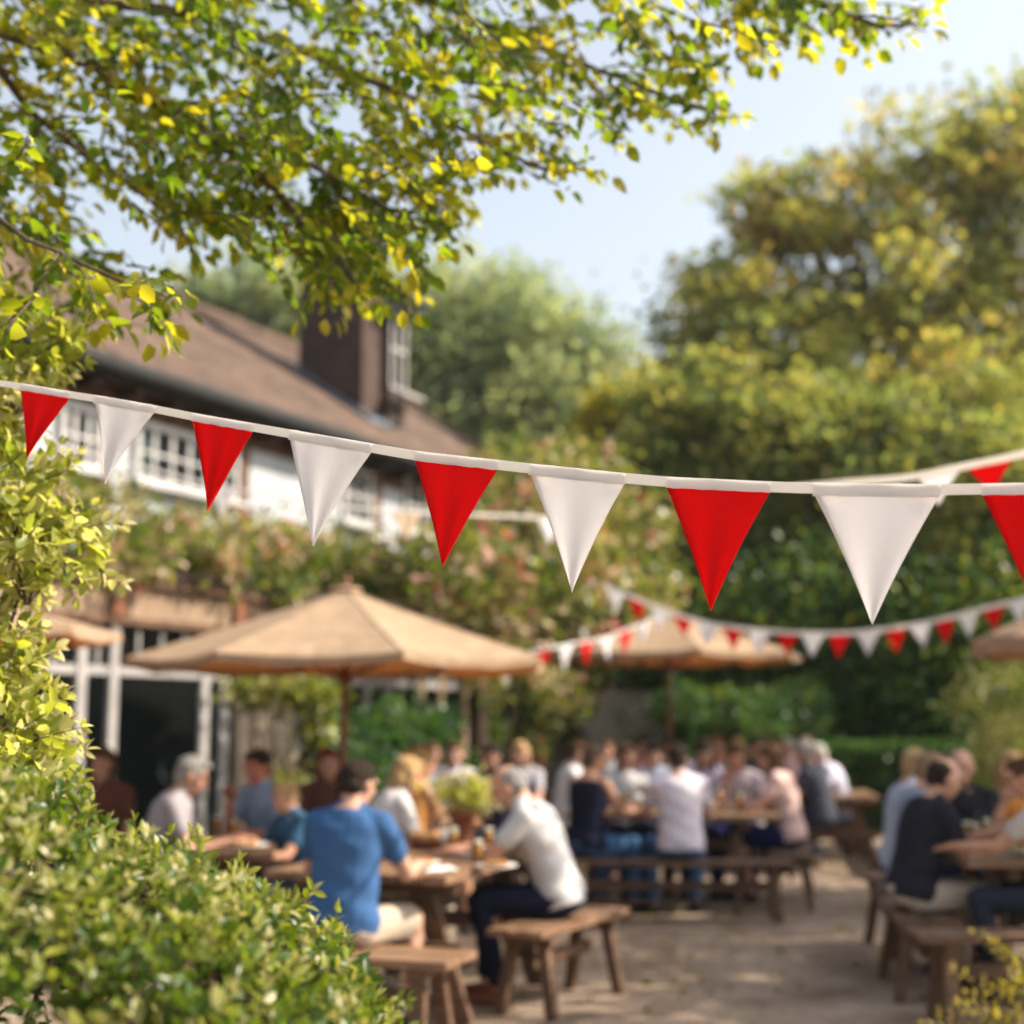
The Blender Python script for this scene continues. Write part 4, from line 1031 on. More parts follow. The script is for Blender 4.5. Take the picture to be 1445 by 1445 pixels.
# things on the tables
def at_t(px, py, z=.76): p = atz(px, py, z); return (p.x, p.y, z)
def plate(x, y, z, label, r=.12, food=None):
    root = empty('plate', (x, y, z), 0, label, 'plate', 'plates on the tables')
    m = MB(); m.lathe((0, 0, .0), [(r * .5, 0), (r * .62, .004), (r, .018), (r * .99, .022), (r * .62, .010), (.001, .008)], 24); m.build('dish', M['china'], root, True)
    if food:
        rr = random.Random(int(x * 1000)); m = MB()
        for k in range(7): m.ell((rr.uniform(-.5, .5) * r, rr.uniform(-.5, .5) * r, .022), (rr.uniform(.018, .035), rr.uniform(.018, .03), rr.uniform(.012, .022)), n=8)
        m.build('food', M[food], root, True)
    return root
def glass(x, y, z, label, h=.15, r=.036, fill=.75, foam=True):
    root = empty('drinking_glass', (x, y, z), 0, label, 'glass', 'glasses on the tables')
    m = MB(); m.lathe((0, 0, 0), [(r * .8, 0), (r * .82, .01), (r, h), (r * .94, h), (r * .76, .012), (.001, .011)], 20); m.build('tumbler', M['drink_glass'], root, True)
    m = MB(); m.lathe((0, 0, .0125), [(r * .74, 0), (r * (.76 + .16 * fill), h * fill)], 18); m.build('drink', M['beer'], root, True)
    if foam: m = MB(); m.lathe((0, 0, .0135 + h * fill), [(r * (.76 + .15 * fill), 0), (r * .9, .012), (r * .6, .017)], 18); m.build('foam', M['foam'], root, True)
    return root
def bottle(x, y, z, label, mat='drink_glass', h=.24):
    m = MB(); m.lathe((0, 0, 0), [(.033, 0), (.036, .01), (.036, h * .55), (.028, h * .68), (.013, h * .78), (.012, h * .97), (.014, h)], 18); o = m.build('bottle', M[mat], None, True)
    o.location = (x, y, z); m = MB(); m.lathe((0, 0, h * .2), [(.0368, 0), (.0368, h * .28)], 18); m.build('bottle_label', M['napkin'], o, True)
    return tag(o, label, 'bottle')
def napkin(x, y, z, label, a=0.3, s=.16):
    vs = []; k = 6
    for i in range(k + 1):
        for j in range(k + 1): vs.append(((i / k - .5) * s, (j / k - .5) * s * 1.2, .004 + .012 * abs(math.sin(i * 1.1 + j * .7)) * (i / k)))
    m = MB(); m.add(vs, [(i * (k + 1) + j, (i + 1) * (k + 1) + j, (i + 1) * (k + 1) + j + 1, i * (k + 1) + j + 1) for i in range(k) for j in range(k)])
    o = m.build('napkin', M['napkin']); o.location = (x, y, z); o.rotation_euler = (0, 0, a); md = o.modifiers.new('t', 'SOLIDIFY'); md.thickness = .002
    return tag(o, label, 'napkin')
def basket(x, y, z, label):
    root = empty('bread_basket', (x, y, z), .4, label, 'basket')
    m = MB(); m.lathe((0, 0, 0), [(.09, 0), (.11, .03), (.125, .07), (.118, .07), (.1, .03), (.08, .01)], 20); m.build('wicker', M['wood_red'], root, True)
    m = MB(); rr = random.Random(3)
    for k in range(6): m.ell((rr.uniform(-.06, .06), rr.uniform(-.06, .06), .07), (.045, .03, .028), n=10)
    m.build('bread', M['food'], root, True)
ZT = .76
pot = empty('flower_pot', at_t(652, 1190), 0, 'tall terracotta pot of yellow-green flowers on the front table', 'flower pot')
m = MB(); m.lathe((0, 0, 0), [(.06, 0), (.065, .01), (.085, .17), (.10, .175), (.10, .20), (.085, .20), (.075, .17), (.001, .17)], 22); m.build('pot', M['terracotta'], pot, True)
P_, D_, S_, r_ = blob_leaves([(Vector((0, 0, .31)), (.17, .16, .10)), (Vector((-.08, 0, .28)), (.1, .1, .08)), (Vector((.09, 0, .30)), (.1, .1, .08))], 900, .04, .9, .3, 77, bias=.1, clump=14)
leaves('foliage', P_, D_, S_, L['gold'], pot, r_, .5, True)
m = MB()
for k in range(14): limb_mesh(m, (0, 0, .17), (rd.uniform(-.13, .13), rd.uniform(-.12, .12), rd.uniform(.27, .38)), .003, .002, .03, 4, rg=rd, n=5)
m.build('stems', M['twig'], pot)
m = MB()
for k in range(16):
    a = rd.uniform(0, 6.28); q = Vector((math.cos(a) * rd.uniform(0, .13), math.sin(a) * rd.uniform(0, .13), rd.uniform(.33, .45)))
    for j in range(5): b_ = j * 1.256; m.ell(q + Vector((.010 * math.cos(b_), .010 * math.sin(b_), 0)), (.009, .009, .004), n=6)
m.build('flowers', M['foam'], pot, True)
basket(*at_t(604, 1198), 'round wicker bread basket on the front table left of the flower pot')
plate(*at_t(590, 1222), 'white plate of food before the gap between the two men at the front table', .12, 'food')
plate(*at_t(668, 1212), 'plate of salad in front of the flower pot', .12, 'greenfood')
plate(*at_t(700, 1226), 'plate nearest the white shirted man', .11, 'food')
glass(*at_t(560, 1205), 'small glass of amber drink beside the blue shirted man', .13)
glass(*at_t(640, 1202), 'glass of amber drink close to the flower pot', .14)
bottle(*at_t(630, 1200), 'clear bottle standing left of the flower pot')
napkin(*at_t(618, 1228), 'crumpled white napkin at the near edge of the front table')
for i, (px, py, lb) in enumerate(((1352, 1188, 'beer glass nearest the man in the black polo'), (1378, 1195, 'beer glass at the near edge of the right-hand table'), (1395, 1194, 'tall beer glass in the middle of the right-hand table'), (1425, 1190, 'beer glass at the right edge of the picture'), (1400, 1188, 'farthest beer glass on the right-hand table'))):
    glass(*at_t(px, py), lb, .17 if i == 2 else .14, .04)
plate(*at_t(1365, 1205), 'white plate before the man in the black polo', .13, 'food')
plate(*at_t(1430, 1205), 'white plate by the right edge of the picture', .13, 'greenfood')
napkin(*at_t(1345, 1203), 'white napkin hanging near the corner of the right-hand table', .8)
for i, (px, py, lb) in enumerate(((1030, 1143, 'white plate at the right end of the middle table'), (1060, 1138, 'oval plate before the woman in pink'), (905, 1143, 'white plate left of the white T-shirt back'))):
    plate(*at_t(px, py), lb, .12, 'food')
glass(*at_t(880, 1141), 'glass on the left part of the middle table'); glass(*at_t(1015, 1140), 'glass on the right part of the middle table')
plate(*at_t(290, 1195), 'white plate before the elderly woman at the left table', .12, 'food')
glass(*at_t(330, 1188), 'glass on the left table'); glass(*at_t(305, 1184), 'second, farther glass on the left table')
plate(*at_t(350, 1196), 'plate of bread at the near edge of the left table', .12, 'food')

for px, py, lb in ((690, 1200, 'glass of amber drink right of the flower pot'), (545, 1216, 'tall glass at the elbow of the man in blue'), (675, 1221, 'half full glass at the near right corner of the front table'),
                   (925, 1141, 'glass left of the person in the white T-shirt'), (1045, 1144, 'glass at the near edge of the middle table'), (1075, 1141, 'glass before the woman in pink'),
                   (1365, 1194, 'slim beer glass behind the plate on the right-hand table'), (1412, 1201, 'squat beer glass at the near edge of the right-hand table')):
    glass(*at_t(px, py), lb, .13 if px < 1000 else .15, .034 if 'slim' in lb else .038)
bottle(*at_t(1385, 1190), 'clear bottle among the glasses on the right-hand table')
bottle(*at_t(900, 1140), 'clear bottle on the left part of the middle table')
napkin(*at_t(1395, 1205), 'white napkin lying between the plates on the right-hand table', 1.2, .2)

# ================================================================== PEOPLE
def remesh(mb, name, vox, smooth=3, disp=None):
    me = mb.mesh(name + '_raw'); o = bpy.data.objects.new('tmp', me); COL.objects.link(o)
    md = o.modifiers.new('r', 'REMESH'); md.mode = 'VOXEL'; md.voxel_size = vox; md.use_smooth_shade = True
    if smooth: s_ = o.modifiers.new('s', 'SMOOTH'); s_.factor = .5; s_.iterations = smooth
    dg = bpy.context.evaluated_depsgraph_get(); ev = o.evaluated_get(dg)
    out = bpy.data.meshes.new_from_object(ev, preserve_all_data_layers=False, depsgraph=dg); out.name = name
    bpy.data.objects.remove(o); bpy.data.meshes.remove(me)
    if disp:
        n = len(out.vertices); co = np.empty(n * 3); out.vertices.foreach_get('co', co); co = co.reshape(-1, 3)
        no = np.empty(n * 3); out.vertex_normals.foreach_get('vector', no); no = no.reshape(-1, 3)
        amp, fr, ph = disp
        f = np.sin(co[:, 0] * fr + 2.2 * np.sin(co[:, 2] * fr * .6 + ph)) * np.sin(co[:, 2] * fr * .8 + co[:, 1] * fr * .5 + ph) + .6 * np.sin(co[:, 2] * fr * 2.1 + co[:, 0] * fr * 1.2 + ph * 2)
        co += no * (amp * f)[:, None]; out.vertices.foreach_set('co', co.ravel()); out.update()
    out.polygons.foreach_set('use_smooth', [True] * len(out.polygons))
    return out
def ik(a, t, l1, l2, bend):
    a = Vector(a); t = Vector(t); d = t - a; L = d.length; mx = (l1 + l2) * .995
    if L > mx: t = a + d * (mx / L); d = t - a; L = mx
    x = (l1 * l1 - l2 * l2 + L * L) / (2 * L); h = math.sqrt(max(0, l1 * l1 - x * x)); u = d / L
    b_ = Vector(bend); b_ = (b_ - u * b_.dot(u)).normalized()
    return a + u * x + b_ * h, t
SKINC = {}
def skin(c):
    k = tuple(c)
    if k not in SKINC: SKINC[k] = noise_mat('skin', [q * .86 for q in c], [min(1, q * 1.08) for q in c], 14, .5, .1, spec=.3)
    return SKINC[k]
FABC = {}
def fabric(c):
    k = tuple(c)
    if k not in FABC: FABC[k] = cloth_mat('clothing', c, .06 if max(c) > .5 else 0, 500, None, .06)
    return FABC[k]
HAIRC = {}
def hairm(c):
    k = tuple(c)
    if k not in HAIRC: HAIRC[k] = noise_mat('hair', [q * .65 for q in c], [min(1, q * 1.25) for q in c], 30, .7, .8, (3, 3, .5), spec=.15)
    return HAIRC[k]
MESHC = {}
def person(x, Y, h, label, lean=12, headp=8, heady=0, hands='table', sex='m', sleeve='short', legs='trousers', hair='short', sc=1.0, vox=.010,
           shirt=(.5, .5, .5), pants=(.03, .035, .05), skinc=(.42, .23, .16), hairc=(.05, .03, .02), shoes=(.05, .04, .04), spread=1.0, knee=.44, group='people seated at the garden tables', seat=.45):
    key = (lean, headp, heady, hands, sex, sleeve, legs, hair, vox, spread, knee, seat)
    root = empty('person', (x, Y, 0), -R(h), label, 'person', group)
    root.scale = (sc, sc, 1.0 if abs(sc - 1) < .06 else sc)
    if key not in MESHC: MESHC[key] = person_meshes(*key)
    ms = MESHC[key]
    mats = {'body': skin(skinc), 'shirt': fabric(shirt), 'trousers': fabric(pants), 'shoe': fabric(shoes), 'hair': hairm(hairc), 'eye': M['eye']}
    body = None
    for nm, me in ms:
        o = bpy.data.objects.new(nm, me); COL.objects.link(o); o.parent = root
        if not me.materials: me.materials.append(None)
        o.material_slots[0].link = 'OBJECT'; o.material_slots[0].material = mats[nm]
    return root
def person_meshes(lean, headp, heady, hands, sex, sleeve, legs, hair, vox, spread, knee, seat):
    fem = sex == 'f'; k = .92 if fem else 1.0
    X = Vector((1, 0, 0)); ZP = seat + .095
    def spine(t):   # t along the back, curving forward
        l = R(lean) * min(1.35, .55 + t * 1.1); return l
    pts = [Vector((0, 0, ZP - .07))]; ts = [-.07]; step = .02
    t = -.07
    while t < .60:
        l = spine(max(0, t)); pts.append(pts[-1] + Vector((0, math.sin(l), math.cos(l))) * step); t += step; ts.append(t)
    def sp(t):
        i = min(len(pts) - 2, max(0, int((t + .07) / step))); f = (t + .07) / step - i; p = pts[i].lerp(pts[i + 1], f)
        l = spine(max(0, t)); return p, Vector((0, math.cos(l), -math.sin(l)))   # centre, forward
    prof = [(-.065, .135, .10), (-.03, .168, .125), (.03, .172, .128), (.10, .155, .115), (.18, .145, .108), (.26, .155, .115), (.34, .172, .122), (.41, .178, .115), (.455, .160, .095), (.49, .10, .075), (.52, .062, .06)]
    prof = [(a * 1.09 if a > 0 else a, b_, c) for a, b_, c in prof]
    if fem: prof = [(a, b_ * (1.04 if a < .05 else .88 if a < .25 else .90), c * (.95 if .1 < a < .25 else 1.0)) for a, b_, c in prof]
    def torso(mb, t0, t1, inf):
        rg = []
        for a, rx, ry in prof:
            if t0 - 1e-6 <= a <= t1 + 1e-6: p, fw = sp(a); rg.append((p, X, fw, rx + inf, ry + inf))
        mb.loft(rg, 20)
    # joints
    nk, nf = sp(.545); nl = spine(.5)
    hl = R(headp); hd = Vector((0, math.sin(hl), math.cos(hl)))
    neck_top = nk + Vector((0, math.sin((nl + hl) / 2 + .12), math.cos((nl + hl) / 2 + .12))) * .045
    Rh = Matrix.Rotation(-R(heady), 3, 'Z') @ Matrix.Rotation(-hl, 3, 'X')
    hc = neck_top + Rh @ Vector((0, .022, .085))
    H = lambda a, b_, c: hc + Rh @ Vector((a, b_, c))
    body = MB(); torso(body, -.07, .58, 0)
    body.cap(nk - Vector((0, .0, .02)), neck_top + Vector((0, .0, .03)), .058 * k, .052 * k, 14)
    body.ell(hc + Rh @ Vector((0, -.012, .022)), (.075, .096, .094), Rh, 18); body.ell(H(0, .022, -.045), (.056, .062, .070), Rh, 16)
    body.ell(H(0, .050, -.088), (.028, .026, .022), Rh, 10)                        # chin
    body.cap(H(0, .082, .018), H(0, .100, -.022), .010, .015, 8)                   # nose
    body.ell(H(0, .083, -.052), (.024, .012, .008), Rh, 8); body.ell(H(0, .080, -.063), (.021, .012, .008), Rh, 8)   # lips
    body.cap(H(-.05, .070, .034), H(.05, .070, .034), .012, .012, 8)               # brow
    for s in (-1, 1):
        body.ell(H(s * .078, -.008, -.012), (.010, .020, .032), Rh, 8)             # ears
        body.ell(H(s * .042, .058, -.022), (.024, .022, .022), Rh, 8)              # cheeks
    shp, shf = sp(.475); shoulders = [shp + X * (s * (.170 * k)) for s in (-1, 1)]
    arms = []
    for S_ in shoulders: body.cap(nk - Vector((0, 0, .02)), S_, .045, .048 * k, 12)
    HT = {'table': ((-.15, .50, .80), (.13, .47, .80)), 'eat': ((-.12, .46, .80), (.10, .40, .90)), 'lap': ((-.12, .32, .66), (.12, .30, .66)), 'chin': ((-.14, .46, .80), (.05, .30, 1.02)), 'wide': ((-.23, .45, .80), (.22, .45, .80)), 'reach': ((-.14, .58, .82), (.14, .62, .82)), 'drink': ((-.16, .46, .80), (.07, .33, 1.0))}[hands]
    for s, tgt, S_ in zip((-1, 1), HT, shoulders):
        tgt = Vector(tgt); 
        if hands != 'lap' and lean > 25: tgt.y += .12
        el, wr = ik(S_, tgt, .285, .25, (s * .38, -.35, -.9)); arms.append((s, S_, el, wr))
        body.cap(S_, el, .050 * k, .039 * k, 12); body.cap(el, wr, .040 * k, .026 * k, 12)
        f = (wr - el).normalized(); up = Vector((0, 0, 1)); side = f.cross(up).normalized(); pn = side.cross(f)
        f2 = (f + Vector((0, .2, -.25))).normalized() if f.z > -.2 else Vector((f.x, f.y, -.05)).normalized()
        side = f2.cross(up).normalized(); pn = side.cross(f2)
        pc = wr + f2 * .05
        body.loft([(wr - f2 * .005, side, pn, .027, .021), (wr + f2 * .03, side, pn, .037, .018), (wr + f2 * .07, side, pn, .043, .016), (wr + f2 * .092, side, pn, .040, .013)], 12)
        fr = .0095
        for q, (o_, ln) in enumerate(((-.031, .062), (-.0105, .074), (.0105, .070), (.031, .055))):
            b0 = wr + f2 * .085 + side * o_; b1 = b0 + (f2 + side * o_ * 2.5 - pn * .25).normalized() * ln * .52; b2 = b1 + (f2 * .75 - pn * .8).normalized() * ln * .48
            body.cap(b0, b1, fr, fr * .92, 8); body.cap(b1, b2, fr * .92, fr * .78, 8)
        th0 = wr + f2 * .03 - side * (s * .028); th1 = th0 + (f2 * .6 - side * s * .8 - pn * .3).normalized() * .036; th2 = th1 + (f2 * .9 - side * s * .1 - pn * .4).normalized() * .03
        body.cap(th0, th1, .013, .011, 8); body.cap(th1, th2, .011, .009, 8)
    legsj = []
    for s in (-1, 1):
        hp0 = Vector((s * .085, .02, ZP - .01)); kn = Vector((s * .13 * spread, knee, ZP - .005)); ak = Vector((s * .12 * spread, knee - .02 + (.05 if s > 0 else -.08), .085)); kn = hp0 + (kn - hp0).normalized() * .43
        legsj.append((s, hp0, kn, ak))
        body.cap(hp0, kn, .080 * (1.02 if fem else 1), .054, 14); body.cap(kn, ak, .052, .034, 14)
        cf = kn.lerp(ak, .3) - Vector((0, .018, 0)); body.ell(cf, (.046, .048, .10), None, 10)
        body.cap(ak - Vector((0, .02, .045)), ak + Vector((0, .12, -.058)), .034, .027, 10)
    out = [('body', remesh(body, 'person_body', vox, 2))]
    sh = MB(); top_t = .565 if sleeve != 'tank' else .52
    rg = []
    for a, rx, ry in prof:
        if -.035 <= a <= top_t - .02: q, fw = sp(a); lo = (a < .40) * (.166 if not fem else .148); rg.append((q, X, fw, max(rx + .014, lo), max(ry + .013, (a < .40) * .122)))
    sh.loft(rg, 20)
    if sleeve != 'tank':
        for S_ in shoulders: sh.cap(nk - Vector((0, 0, .015)), S_ + Vector((0, 0, .008)), .058, .060 * k, 12)
    p, fw = sp(-.05); 
    if fem:
        for s in (-1, 1): q, fw2 = sp(.32); sh.ell(q + X * (s * .07) + fw2 * .095, (.060, .055, .058), None, 12)
    for s, S_, el, wr in arms:
        if sleeve == 'short': e = S_.lerp(el, .54); sh.cap(S_, e, .064 * k, .060 * k, 14)
        elif sleeve == 'long': sh.cap(S_, el, .064 * k, .052 * k, 14); sh.cap(el, el.lerp(wr, .93), .052 * k, .036 * k, 14)
        elif sleeve == 'tank': sh.cap(S_ - X * (s * .035), S_ - X * (s * .02) + Vector((0, 0, .0)), .045, .045, 10)
    if sleeve in ('short', 'long'):
        q, fw2 = sp(.545); sh.cap(q - Vector((0, 0, .025)), q + Vector((0, .012, .012)), .070 * k, .064 * k, 16)
    out.append(('shirt', remesh(sh, 'person_shirt', max(.009, vox), 3, (.0035, 22, lean))))
    tr = MB()
    rg = []
    for a, rx, ry in prof:
        if a <= .035: p, fw = sp(a); rg.append((p, X, fw, rx + .010, ry + .010))
    tr.loft(rg, 18)
    for s, hp0, kn, ak in legsj:
        if legs == 'trousers': tr.cap(hp0, kn, .094, .070, 14); tr.cap(kn, kn.lerp(ak, .88), .069, .056, 14)
        elif legs == 'shorts': tr.cap(hp0, hp0.lerp(kn, .82), .096, .086, 14)
        elif legs == 'crop': tr.cap(hp0, kn, .092, .068, 14); tr.cap(kn, kn.lerp(ak, .55), .067, .058, 14)
    out.append(('trousers', remesh(tr, 'person_trousers', max(.009, vox), 3, (.0035, 26, 1.0))))
    for s, hp0, kn, ak in legsj:
        so = MB(); so.loft([(ak + Vector((0, -.062, -.048)), X, Vector((0, 0, 1)), .030, .030), (ak + Vector((0, -.03, -.045)), X, Vector((0, 0, 1)), .040, .038), (ak + Vector((0, .04, -.048)), X, Vector((0, 0, 1)), .042, .036), (ak + Vector((0, .12, -.055)), X, Vector((0, 0, 1)), .047, .029), (ak + Vector((0, .17, -.060)), X, Vector((0, 0, 1)), .040, .022), (ak + Vector((0, .195, -.064)), X, Vector((0, 0, 1)), .022, .014)], 14)
        me = so.mesh('person_shoe'); me.polygons.foreach_set('use_smooth', [True] * len(me.polygons)); out.append(('shoe', me))
    hr = MB()
    if hair == 'bald':
        for s in (-1, 1): hr.ell(H(s * .052, -.035, -.012), (.030, .055, .036), Rh, 12)
        hr.ell(H(0, -.075, -.012), (.058, .032, .042), Rh, 14)
    elif hair == 'receding':
        hr.ell(H(0, -.030, .018), (.081, .086, .088), Rh, 18); hr.ell(H(0, -.06, -.03), (.062, .045, .045), Rh, 14)
    else:
        hr.ell(H(0, -.018, .032), (.0805, .096, .090), Rh, 18); hr.ell(H(0, -.055, -.025), (.068, .055, .055), Rh, 14)
        hr.ell(H(.0, .045, .085), (.055, .045, .030), Rh, 12)
        if hair == 'long':
            hr.ell(H(0, -.065, -.075), (.078, .045, .11), Rh, 14)
            for s in (-1, 1): hr.cap(H(s * .07, -.02, .01), H(s * .075, .0, -.14), .028, .022, 10)
            hr.cap(H(0, -.075, -.06), H(0, -.085, -.20), .055, .035, 12)
        if hair == 'bob':
            hr.ell(H(0, -.05, -.045), (.086, .062, .075), Rh, 14)
            for s in (-1, 1): hr.cap(H(s * .072, -.02, .02), H(s * .076, .012, -.075), .026, .022, 10)
        if hair == 'bun': hr.ell(H(0, -.115, .035), (.042, .038, .042), Rh, 12)
        if hair == 'tail': hr.ell(H(0, -.11, .02), (.028, .028, .028), Rh, 10); hr.cap(H(0, -.125, .01), H(0, -.12, -.15), .030, .014, 10)
    out.append(('hair', remesh(hr, 'person_hair', .008, 2, (.002, 60, 2.0))))
    for s in (-1, 1):
        e = MB(); e.ell(H(s * .031, .0775, .012), (.013, .008, .009), Rh, 10); me = e.mesh('person_eye'); me.polygons.foreach_set('use_smooth', [True] * len(me.polygons)); out.append(('eye', me))
    return out
def P(px, Y, h, label, **kw): return person(xof(px, Y, .6), Y, h, label, **kw)
WH = (.54, .52, .52); NAVY = (.015, .018, .035); GREY = (.30, .30, .33); BLUE = (.045, .105, .235); PINK = (.62, .42, .38); KH = (.40, .33, .26); JEAN = (.06, .13, .25)
DK = (.03, .018, .012); BR = (.10, .05, .025); BL = (.50, .32, .15); GY = (.30, .28, .26); WHH = (.55, .52, .48); RDH = (.20, .06, .025)
SK = (.46, .26, .18); SK2 = (.52, .27, .17); SK3 = (.38, .20, .13)
# front table
P(482, 6.92, 17, 'man in a plain blue T-shirt and khaki shorts, seen from behind', lean=10, headp=18, heady=15, hands='wide', shirt=BLUE, pants=KH, legs='shorts', hairc=DK, vox=.008, spread=1.5, skinc=SK)
P(797, 7.98, -78, 'grey-haired man in a white T-shirt and navy trousers leaning over the front table', lean=27, headp=32, hands='table', shirt=WH, pants=NAVY, hairc=GY, hair='receding', vox=.008, skinc=SK2, shoes=(.22, .08, .05))
P(520, 8.95, 62, 'fair-haired person in white beyond the man in blue, on the left of the front table', lean=22, headp=20, hands='eat', shirt=WH, pants=KH, hair='bob', hairc=BL, vox=.008, sex='f', skinc=SK2)
# left table
P(212, 8.72, 82, 'elderly woman in a grey top facing right at the left table', lean=18, headp=22, hands='table', shirt=(.27, .24, .25), pants=NAVY, hair='short', hairc=GY, sex='f', sleeve='short', vox=.009, skinc=SK3)
P(384, 9.72, 215, 'person with a reddish face and grey-blue top behind the left table', lean=12, headp=10, hands='drink', shirt=(.22, .28, .38), hairc=DK, hair='short', vox=.009, skinc=(.45, .17, .11))
P(425, 9.15, 230, 'small fair-haired child in a dark blue top beside the man in blue', sc=.86, lean=10, headp=15, hands='table', shirt=(.04, .10, .17), hairc=BL, hair='short', skinc=SK2)
P(150, 9.9, 190, 'dark-haired person at the far left, nearly lost behind the bush', lean=8, headp=5, hands='lap', shirt=(.10, .04, .03), hairc=BR, hair='bob', sex='f', skinc=SK3)
P(455, 10.35, 160, 'red-haired person half hidden behind the head of the man in blue', lean=10, headp=10, hands='lap', shirt=(.10, .05, .04), hairc=RDH, hair='long', sex='f', skinc=SK)
# behind the flower pot
P(572, 10.25, 48, 'blonde woman with bare shoulders in an orange strap top', lean=8, headp=14, heady=20, hands='table', shirt=(.55, .26, .08), pants=NAVY, legs='shorts', sleeve='tank', hair='bun', hairc=BL, sex='f', skinc=(.58, .31, .19), vox=.009)
P(585, 11.3, 160, 'dark-haired man in a grey shirt behind the blonde woman in orange', lean=5, headp=5, hands='lap', shirt=GREY, hairc=DK, skinc=SK3)
P(640, 12.9, 178, 'man in a pale lilac shirt facing us above the flower pot', lean=8, headp=5, hands='table', shirt=(.50, .46, .60), hairc=BR, skinc=SK)
P(606, 13.2, 170, 'brown-haired person between the grey shirt and the lilac shirt', lean=8, headp=5, hands='table', shirt=(.3, .22, .2), hairc=BR, hair='bob', sex='f')
P(700, 12.4, 200, 'person in a dark jacket right of the flower pot', lean=10, headp=12, hands='table', shirt=(.05, .05, .08), sleeve='long', hairc=DK, skinc=SK3)
P(737, 13.4, 190, 'fair-haired woman in a grey top behind the white shirted man', lean=8, headp=8, hands='table', shirt=(.35, .33, .36), hairc=BL, hair='long', sex='f')
P(792, 13.8, 90, 'person in a bright white shirt seen from the side above the white shirted man', lean=14, headp=12, hands='table', shirt=WH, hairc=BR, hair='short')
# middle table
P(826, 11.35, 40, 'person in a navy sleeveless top and blue jeans, short grey-brown hair, turned away', lean=8, headp=8, heady=25, hands='table', shirt=NAVY, pants=JEAN, sleeve='tank', hair='short', hairc=(.13, .09, .06), sex='f', vox=.009, skinc=SK2)
P(961, 11.25, -2, 'dark-haired person in a white T-shirt, seen from behind on the long bench', lean=9, headp=10, hands='wide', shirt=(.66, .60, .66), pants=JEAN, legs='trousers', hair='short', hairc=DK, vox=.009, spread=1.5, skinc=SK)
P(1118, 12.3, -72, 'brown-haired woman in a pale pink top and navy shorts beside the middle table', lean=14, headp=14, hands='table', shirt=PINK, pants=(.02, .025, .08), legs='shorts', sleeve='short', hair='long', hairc=BR, sex='f', vox=.009, skinc=SK2)
P(876, 13.1, 165, 'dark-haired woman in white beside the navy sleeveless top', lean=14, headp=14, hands='table', shirt=WH, hair='long', hairc=BR, sex='f')
P(922, 13.25, 185, 'person in a pale blue shirt left of the white T-shirt back', lean=14, headp=16, hands='eat', shirt=(.55, .60, .72), hair='short', hairc=DK)
P(1003, 13.15, 200, 'dark-haired woman in a lilac top right of the white T-shirt back', lean=14, headp=14, hands='table', shirt=(.52, .45, .56), hair='long', hairc=DK, sex='f')
P(1052, 13.0, 205, 'brown-haired woman in a dark blue skirt at the far side of the middle table', lean=18, headp=18, hands='drink', shirt=(.50, .42, .44), pants=(.02, .02, .08), hair='bob', hairc=BR, sex='f', skinc=SK2)
# far table
P(1194, 15.2, -80, 'grey-haired man in a pale lilac shirt leaning left at the farther table', lean=24, headp=25, hands='table', shirt=(.56, .54, .66), pants=(.06, .08, .14), hair='short', hairc=WHH, vox=.009, skinc=SK)
P(1165, 14.5, -60, 'man in a charcoal T-shirt resting his forearm on the farther table', lean=18, headp=18, hands='table', shirt=(.05, .055, .07), hair='short', hairc=GY, skinc=SK2)
P(1140, 17.6, 200, 'bald man at the very back, tallest head by the hedge', lean=4, headp=4, hands='lap', shirt=(.2, .2, .22), hair='bald', hairc=GY, skinc=(.52, .34, .27), sc=1.05)
far = [(815, 15.9, 150, 'person in white left of the small far table', (.6, .56, .58), 'short', BR, 'm'),
       (858, 15.0, 190, 'person in grey at the small far table', GREY, 'bob', BR, 'f'),
       (905, 16.2, 180, 'woman with a red hair band behind the pale blue shirt', (.5, .2, .18), 'bun', DK, 'f'),
       (945, 16.6, 175, 'person in cream behind the white T-shirt back', (.55, .5, .44), 'short', DK, 'm'),
       (985, 15.6, 150, 'curly dark-haired woman in lilac between the two far tables', (.52, .47, .56), 'bob', DK, 'f'),
       (1012, 17.2, 185, 'person in a red-brown top at the back, left part of the crowd', (.35, .12, .08), 'short', RDH, 'm'),
       (1038, 16.8, 175, 'blonde person at the back in the middle of the crowd', (.45, .4, .42), 'bob', BL, 'f'),
       (1060, 16.0, 160, 'dark-haired man in black in the middle of the crowd', (.03, .03, .04), 'short', DK, 'm'),
       (1082, 17.4, 190, 'person in grey with brown hair, back row centre right', GREY, 'short', BR, 'm'),
       (1100, 16.2, 200, 'woman in a dusty pink cardigan in the back row', (.45, .28, .27), 'long', BR, 'f'),
       (1120, 16.4, 215, 'grey-haired person in a pale grey-blue shirt beside the bald man', (.42, .42, .5), 'short', GY, 'm')]
for px, Y, h, lb, sh_, ha, hc_, sx in far:
    P(px, Y, h, lb, lean=10, headp=8, hands='table' if sx == 'm' else 'lap', shirt=sh_, hair=ha, hairc=hc_, sex=sx, vox=.011, skinc=rd.choice([SK, SK2, SK3]))
